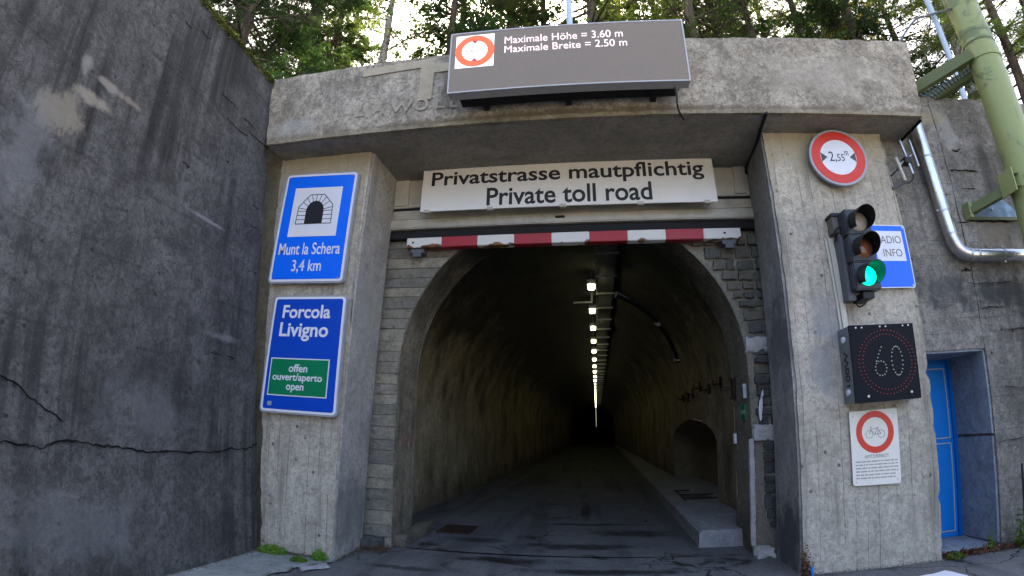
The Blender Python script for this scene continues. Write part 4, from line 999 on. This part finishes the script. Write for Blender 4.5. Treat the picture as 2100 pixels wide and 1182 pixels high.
# duct ------------------------------------------------------------------------------------
dv = [(4.225, .16, 4.80), (4.228, .10, 4.77), (4.232, .05, 4.70), (4.245, .05, 4.4), (4.285, .05, 3.75), (4.325, .05, 3.30), (4.35, .05, 3.16), (4.41, .05, 3.06), (4.51, .05, 3.015), (4.65, .05, 3.005), (5.5, .05, 3.0), (8, .05, 3.0)]
dc = thing('metal_duct', 'shiny steel duct coming down the right wall and turning right', 'pipe', (4.3, .05, 3.6))
link('duct', tube(B(), smoothpath(dv, 5), .074, 20), STEEL, dc, 40)
for c, n_ in (((4.30, .05, 3.50), (.06, 0, -1)), ((4.335, .05, 3.24), (.2, 0, -1)), ((4.52, .05, 3.015), (1, 0, -.1)), ((4.62, .05, 3.006), (1, 0, 0)), ((4.97, .05, 3.004), (1, 0, 0)), ((4.26, .05, 4.15), (.06, 0, -1))):
    n_ = Vector(n_).normalized()*.011; bm = B(); tube(bm, [Vector(c)-n_, Vector(c)+n_], .0785, 20); link('collar', bm, GALV, dc, 40)
for c in ((4.215, .03, 3.50), (4.97, .03, 3.09), (4.97, .03, 2.92)):
    bm = B(); bmesh.ops.create_icosphere(bm, subdivisions=1, radius=.017, matrix=Matrix.Translation(c)); link('clamp_bolt', bm, GALV, dc)

# antenna -----------------------------------------------------------------------------------
an = thing('antenna', 'small grey multi rod antenna bracketed to the edge of the right pillar', 'antenna', (3.85, -.08, 4.0))
for a, b, r_ in (((3.865, -.10, 4.27), (3.925, -.10, 3.87), .015), ((3.985, -.10, 4.28), (4.02, -.10, 3.96), .014), ((3.76, -.10, 4.06), (3.81, -.10, 3.79), .018)):
    link('rod', tube(B(), [a, b], r_, 10), GALV if r_ < .018 else CREAMC, an, 40)
link('cross_arm', tube(B(), [(3.76, -.08, 3.96), (4.0, -.08, 4.12)], .012, 8), GALV, an)
link('clamp_box', bx(3.86, 3.94, -.12, -.03, 3.99, 4.07, bevel=.006), VIS, an)
link('cable', tube(B(), smoothpath([(3.70, -.02, 3.88), (3.78, -.05, 3.94), (3.88, -.08, 4.0)]), .008, 6), VIS, an)
link('cable', tube(B(), smoothpath([(3.93, -.07, 3.98), (3.95, -.06, 3.85), (3.88, -.05, 3.79), (3.80, -.04, 3.80)]), .008, 6), VIS, an)
link('wall_arm', tube(B(), [(3.70, .0, 3.74), (3.84, -.06, 3.80)], .02, 8), TLG, an)

# green pipe with brackets ---------------------------------------------------------------------
PX_, PY_ = 5.20, -.35
gp_ = thing('green_pipe', 'thick upright olive green steel pipe at the right edge', 'pipe', (PX_, PY_, 0))
link('pipe', tube(B(), [(PX_, PY_, z) for z in (-.05, 2, 3.4, 5.4, 5.9, 12)], .195, 40), GRP, gp_, 40)
for z, r_, h in ((5.46, .200, .012), (6.05, .199, .035), (5.62, .199, .02)):
    bm = B(); tube(bm, [(PX_, PY_, z-h), (PX_, PY_, z+h)], r_, 40); link('weld_ring', bm, GRD if z < 5.5 else GRP, gp_, 40)
for z in (5.30, 3.66):
    bm = B(); tube(bm, [(PX_, PY_, z-.07), (PX_, PY_, z+.07)], .207, 40); link('clamp_band', bm, GRP, gp_, 40)
for dy in (-.05,):
    for z in (3.60, 3.74): bm = B(); box(bm, 4.93, 5.02, PY_-.10, PY_+.1, z-.006, z+.006); link('flange', bm, GRD, gp_)
    bm = B(); box(bm, 4.915, 4.93, PY_-.12, PY_+.12, 3.54, 3.80); link('flange', bm, GRP, gp_)
def ubeam(a, b, h, w_, t=.012):
    a, b = Vector(a), Vector(b); d = (b-a).normalized(); s = d.cross(Vector((0, 0, 1))).normalized(); u = s.cross(d); bm = B()
    def bar(c0, c1, e0, e1):
        prism(bm, [a+s*c0+u*e0, a+s*c1+u*e0, a+s*c1+u*e1, a+s*c0+u*e1], b-a)
    bar(-w_/2, w_/2, h/2-t, h/2); bar(-w_/2, w_/2, -h/2, -h/2+t); bar(w_/2-t, w_/2, -h/2+t, h/2-t); return bm
lbk = thing('pipe_bracket', 'lower olive steel bracket holding the green pipe to the wall', 'bracket', (4.85, .1, 3.6), 'brackets holding the green pipe')
link('channel', ubeam((4.68, .10, 3.52), (5.06, -.30, 3.66), .10, .09), GRD, lbk)
link('wall_plate', bx(4.70, 5.55, .125, .16, 3.44, 3.475), GRD, lbk)
bm = B(); prism(bm, [(4.74, .15, 3.48), (5.5, .15, 3.48), (5.15, .15, 3.78)], (0, -.015, 0)); link('gusset', bm, GRATE, lbk)
link('end_plate', bx(4.66, 4.70, .04, .16, 3.44, 3.62), GRP, lbk)
for c in ((4.68, .035, 3.57), (5.05, .13, 3.57)):
    bm = B(); bmesh.ops.create_icosphere(bm, subdivisions=1, radius=.014, matrix=Matrix.Translation(c)); link('bolt', bm, GALV, lbk)
ubk = thing('pipe_bracket', 'upper olive steel bracket with grating beside the end of the beam', 'bracket', (4.7, 0, 5.15), 'brackets holding the green pipe')
link('channel', ubeam((4.40, .12, 5.10), (4.99, -.38, 5.30), .14, .08), GRD, ubk)
link('channel', ubeam((4.72, .30, 5.08), (5.12, -.25, 5.18), .12, .09), GRD, ubk)
bm = B()
for i in range(14):
    t = i/13; a = Vector((4.42, .10, 5.08)).lerp(Vector((4.96, -.34, 5.25)), t); b = Vector((4.74, .26, 5.06)).lerp(Vector((5.08, -.2, 5.16)), t); tube(bm, [a, b], .008, 4)
for i in range(5):
    t = i/4; a = Vector((4.42, .10, 5.08)).lerp(Vector((4.74, .26, 5.06)), t); b = Vector((4.96, -.34, 5.25)).lerp(Vector((5.08, -.2, 5.16)), t); tube(bm, [a, b], .006, 4)
link('grating', bm, GRATE, ubk)
tag(place(link('handrail', tube(B(), smoothpath([(4.06, -.30, 5.40), (4.22, -.33, 5.60), (4.42, -.35, 5.80), (4.58, -.36, 5.86), (4.75, -.37, 5.92), (5.05, -.36, 6.03)]), .014, 8), TLG), (4.3, -.33, 5.6)), 'bent dark handrail tube rising from the beam end to the green pipe', 'handrail')
# masts
tag(place(link('mast', tube(B(), [(.235, 2.5, 5.4), (.235, 2.5, 13)], .055, 14), SKYP, None, 40), (.235, 2.5, 5.4)), 'pale blue white mast rising just behind the electronic board', 'mast')
tag(place(link('mast', tube(B(), [(6.86, 2.0, 5.4), (6.86, 2.0, 13)], [.045, .07], 14), SKYP, None, 40), (6.86, 2.0, 5.4)), 'slim pale blue white mast between the beam end and the green pipe', 'mast')
tag(place(link('post', tube(B(), [(4.515, -.3, -.05), (4.515, -.3, .85)], .010, 8), DARKM), (4.515, -.3, 0)), 'thin black post stub at the right edge near the door', 'post')

# foreground ground details ----------------------------------------------------------
bm = B(); edge = [(-2.10, -.02), (-2.16, -.14), (-2.22, -.22), (-2.20, -.34), (-2.30, -.42), (-2.27, -.56), (-2.36, -.70), (-2.34, -1.0), (-2.40, -1.5), (-2.36, -2.2), (-2.42, -3), (-2.4, -5)]
pts = [(-2.97, .04, .028), (-2.10, .04, .028)] + [(x, y, .028) for x, y in edge] + [(-2.97, -5, .028)]
prism(bm, pts, (0, 0, -.06)); tag(place(link('gutter_slab', bm, SLAB), (-2.6, -1, 0)), 'greenish grey concrete gutter slab along the foot of the left wall', 'slab')
ribbon([(x+.015, y) for x, y in edge], .022, (0, 0, .009), lambda x, y: Vector((x, y, .0)), 'edge_gap', bpy.data.objects['gutter_slab'])
tag(place(link('broken_stone', hexa([(-2.19, -.50, 0), (-2.0, -.26, 0), (-2.24, -.42, 0), (-2.08, -.20, 0), (-2.19, -.50, .035), (-2.0, -.26, .035), (-2.24, -.42, .035), (-2.08, -.20, .035)], (4, 3, 1), amp=.01, chip=.02, fr=6), KERB, None, 50), (-2.1, -.35, 0)), 'pale broken stone sliver beside the gutter slab by the left pillar', 'stone')
tag(place(link('kerb_plate', hexa([(2.9, -.95, 0), (3.50, -.78, 0), (2.88, -.66, 0), (3.43, -.55, 0), (2.9, -.95, .05), (3.50, -.78, .05), (2.88, -.66, .05), (3.43, -.55, .05)], (4, 3, 1), amp=.004, chip=.01), WHITE, None, 50), (3.2, -.75, 0)), 'white painted kerb plate at the foot of the right pillar', 'kerb')
def weed(name, label, c, rad, h, n, mat=WEED, size=.02):
    pts = []
    for i in range(n):
        a = R.uniform(0, 6.28); r_ = rad*math.sqrt(R.random()); pts.append((c[0]+r_*math.cos(a), c[1]+r_*math.sin(a)*.6, c[2]+h*R.random()*(1-(r_/rad)**2*.7)))
    o = place(link(name, leafscatter(B(), pts, size, .5), mat), c); tag(o, label, 'plant'); return o
weed('weed', 'low green weed clump in the corner of the left wall and pillar', (-2.74, -.08, .03), .17, .09, 900)
weed('weed', 'small green weed at the outer foot of the left pillar', (-2.20, -.10, .03), .085, .12, 500)
weed('weed', 'flat bright green moss cushion on the edge of the gutter slab', (-2.34, -.25, .03), .09, .05, 500)
o = weed('weed', 'single upright green seedling on the doorstep edge', (4.38, .04, .0), .035, .22, 90, size=.04)
weed('weed', 'creeping green weed at the left end of the doorstep', (3.90, -.02, .0), .10, .05, 220, size=.035)
weed('weed', 'tall weed at the wall foot near the right picture edge', (4.72, -.02, .0), .09, .45, 130, size=.05)
pts = [(3.8+R.random()*1.1, .06+R.gauss(0, .05), .005+abs(R.gauss(0, .015))) for i in range(1400)]
tag(link('leaf_litter', leafscatter(B(), pts, .028, 1), LITTER), kind='stuff')
pts = [(-2.28+R.random()*.5, .70+R.gauss(0, .10), .005+abs(R.gauss(0, .03))) for i in range(500)]
tag(link('leaf_litter', leafscatter(B(), pts, .022, 1), LITTER), kind='stuff')

pts = []
for i in range(2600):
    k = R.random()
    if k < .4: pts.append((-2.93+abs(R.gauss(0, .035)), -R.random()*4, .03+abs(R.gauss(0, .008))))
    elif k < .7: pts.append((R.uniform(-2.9, -2.13), -.02-abs(R.gauss(0, .03)), .03+abs(R.gauss(0, .01))))
    elif k < .85: pts.append((2.33+R.random()*1.45, -.02-abs(R.gauss(0, .04)), .005+abs(R.gauss(0, .008))))
    else: pts.append((-2.1+abs(R.gauss(0, .03)), R.random()*.8, .005+abs(R.gauss(0, .01))))
tag(link('grit', leafscatter(B(), pts, .014, 1), paint('grit_brown', (.10, .085, .06), .9, .6)), kind='stuff')
# vegetation on the hillside edge
pts = []
for i in range(16000):
    x = R.uniform(-9, 12); y = 1.1+abs(R.gauss(0, 1.2)); k = max(0, noise.noise(Vector((x*.8, y*.8, 0)))+.12); pts.append((x, y, hz(x, y)+.02+R.random()*(.15+.9*k*(1 if x < -1 or x > 5 else .3))))
tag(link('undergrowth', leafscatter(B(), pts, .075), PINE), kind='stuff')

# ------------------------------------------------------------------ trees
def conifer(seed, H, crown0, Lmax, nb, kind, tr0=.125):
    rnd = random.Random(seed); tb = B(); cb = B()
    bend = Vector((rnd.uniform(-.35, .35), rnd.uniform(-.35, .35), 0)); n_ = 14
    def ax(t): return Vector((bend.x*math.sin(t*2.4), bend.y*math.sin(t*2.0), H*t))
    tube(tb, [ax(i/n_) + Vector((rnd.uniform(-.02, .02), rnd.uniform(-.02, .02), 0)) for i in range(n_+1)], [tr0*(1-i/n_)**.8+.015 for i in range(n_+1)], 10)
    for b in range(nb):
        t = crown0 + (1-crown0)*(b+rnd.random())/nb; f = (t-crown0)/(1-crown0)
        L = Lmax*((1-f)**.75)*rnd.uniform(.55, 1.15)+.25
        a = rnd.uniform(0, 6.283); o = ax(min(.99, t)); dr = Vector((math.cos(a), math.sin(a), 0))
        rise = {'spruce': -.18, 'larch': .05, 'pine': .25}[kind]; pts = []
        for s in range(6):
            u = s/5; pts.append(o + dr*L*u + Vector((0, 0, L*(rise*u-.28*u*u)+.12*L*u**3)))
        tube(tb, pts, [.028*(1-s/5.5)*(.5+L*.3) for s in range(6)], 4, False)
        bare = rnd.random() < (.25 if f < .3 else .06)
        cnt = int(L*(10 if bare else {'spruce': 520, 'larch': 330, 'pine': 380}[kind]))
        side = dr.cross(Vector((0, 0, 1)))
        # twigs
        nt = max(5, int(L*15))
        for k_ in range(nt):
            u = rnd.uniform(.12, 1); i0 = min(4, int(u*5)); p = pts[i0].lerp(pts[i0+1], u*5-i0)
            sg = rnd.choice((-1, 1)); tl_ = L*rnd.uniform(.12, .36)*(1.2-u*.6)
            td = (dr*rnd.uniform(.3, .9)+side*sg*rnd.uniform(.4, 1)+Vector((0, 0, rnd.uniform(-.75, .1) if kind != 'pine' else rnd.uniform(-.2, .5)))).normalized()
            e = p+td*tl_; m_ = (p+e)/2+Vector((0, 0, .04))
            tube(tb, [p, m_, e], [.006, .005, .003], 3, False)
            for c in range(max(2, int(cnt/nt))):
                w_ = rnd.random()**.8; q_ = (p.lerp(m_, w_*2) if w_ < .5 else m_.lerp(e, w_*2-1))
                nd = (td*rnd.uniform(.1, 1)+Vector((rnd.gauss(0, .6), rnd.gauss(0, .6), rnd.gauss(-.15, .6)))).normalized()
                sz = rnd.uniform(.045, .105)*(1.15 if kind != 'larch' else .9); wv = nd.cross(Vector((rnd.gauss(0, 1), rnd.gauss(0, 1), rnd.gauss(0, 1)))).normalized()*sz*rnd.uniform(.09, .18)
                q_ = q_+Vector((rnd.gauss(0, .03), rnd.gauss(0, .03), rnd.gauss(0, .03)))
                cb.faces.new([cb.verts.new(q_), cb.verts.new(q_+nd*sz*.55+wv), cb.verts.new(q_+nd*sz), cb.verts.new(q_+nd*sz*.5-wv)])
    return tb, cb
KINDS = [('spruce_tree', 'spruce', SPRUCE, BARK, 15, .04, 2.5, 140), ('spruce_tree', 'spruce', SPRUCE, BARK, 17, .06, 2.2, 140), ('larch_tree', 'larch', LARCH, BARK, 16, .08, 2.4, 120),
         ('pine_tree', 'pine', PINE, BARK, 15, .07, 2.5, 120), ('larch_tree', 'larch', LARCH, BARKP, 14, .15, 1.9, 80), ('beech_tree', 'pine', BROAD, BARK, 12, .08, 2.3, 100)]
PROTO = []
for i, (nm, kd, lm, bk, H, c0, Lm, nb) in enumerate(KINDS):
    tb, cb = conifer(40+i, H, c0, Lm, nb, kd)
    mt = bpy.data.meshes.new('trunk'); tb.to_mesh(mt); tb.free(); mt.materials.append(bk)
    for p in mt.polygons: p.use_smooth = True
    mc = bpy.data.meshes.new('crown'); cb.to_mesh(mc); cb.free(); mc.materials.append(lm)
    PROTO.append((nm, mt, mc))
TREES = [  # x, y, kind, scale, label
 (-6.8, 2.6, 0, .95, 'dark spruce closest to the mossy top of the left wall'),
 (-8.6, 4.8, 3, 1.0, 'second pine beyond the left wall, partly behind the dark spruce'),
 (-7.6, 6.2, 1, 1.05, 'tall spruce above the left end of the beam'),
 (-8.2, 8.4, 0, 1.0, 'dense spruce filling the gap above the left beam end'),
 (-5.69, 7.56, 4, 1.1, 'slender bare lower larch trunk in the bright gap left of the board'),
 (-5.0, 12.5, 3, 1.1, 'pine standing deep in the wood left of the board'),
 (-3.6, 7.8, 0, 1.1, 'bushy dark spruce directly left of the electronic board'),
 (-2.0, 10.2, 1, 1.1, 'dark spruce rising behind the left half of the board'),
 (-.85, 8.8, 0, 1.0, 'dark spruce just left of the pale mast'),
 (.62, 6.45, 2, 1.25, 'thick brown larch trunk right beside the pale mast'),
 (1.8, 11.5, 3, 1.0, 'pine behind the middle of the electronic board'),
 (3.40, 6.7, 2, 1.25, 'brown larch trunk rising behind the right end of the board'),
 (4.2, 14.5, 2, 1.1, 'pale larch deep in the wood right of the board'),
 (4.9, 8.2, 3, 1.0, 'bushy pine over the beam just right of the board'),
 (6.4, 11.0, 2, 1.0, 'green larch above the middle of the right beam half'),
 (8.46, 13.25, 2, 1.15, 'sunlit yellow green larch over the right half of the beam'),
 (7.6, 8.7, 2, 1.05, 'larch with thin trunk over the right end of the beam'),
 (7.34, 5.2, 1, .95, 'green spruce standing closest behind the right beam end'),
 (11.0, 11.2, 2, 1.2, 'sunlit larch seen past the right beam end'),
 (9.6, 6.6, 5, .9, 'yellowing leafy tree behind the pale mast on the right'),
 (9.3, 4.4, 4, 1.1, 'pale barked trunk beside the slim mast on the right'),
 (8.7, 2.45, 2, .75, 'thin dark leaning trunk just right of the green pipe'),
 (12.75, 5.1, 2, 1.0, 'larch at the right edge beyond the green pipe'),
 (11.0, 1.6, 5, .8, 'orange tinged leafy tree at the far right edge'),
 (-11.7, 15.7, 1, 1.2, 'tall spruce far up the slope on the left'),
 (-3.5, 19.4, 2, 1.2, 'larch far up the slope behind the board'),
 (8.5, 20.5, 1, 1.2, 'spruce far up the slope above the right beam'),
 (2.36, 17, 0, 1.1, 'spruce far up the slope behind the board centre'),
 (-10.5, 6.5, 2, 1.1, 'sunlit larch beyond the wall at upper left'),
 (13.5, 16, 3, 1.2, 'pine far up the slope at the right'),
 (5.6, 7.2, 3, .9, 'low pine over the beam right of the board'),
 (9.4, 9.6, 2, 1.0, 'light green larch over the right end of the beam, farther back'),
 (-9.8, 9.5, 0, 1.1, 'dark spruce farther back above the upper left wall'),
 (3.0, 9.6, 1, 1.0, 'tall spruce showing over the board between two trunks'),
]
for i, (x, y, k, s, lab) in enumerate(TREES):
    nm, mt, mc = PROTO[k]; r_ = random.Random(i*13+5)
    t = thing(nm, lab, 'tree', (x, y, hz(x, y)-.25), 'trees on the slope above the portal')
    t.rotation_euler = (r_.uniform(-.03, .03), r_.uniform(-.03, .03), r_.uniform(0, 6.28)); t.scale = (s, s, s*r_.uniform(.95, 1.08))
    if i == 21: t.rotation_euler = (.0, -.16, .6)
    for n_, me in (('trunk', mt), ('crown', mc)):
        o = bpy.data.objects.new(n_, me); COL.objects.link(o); o.parent = t
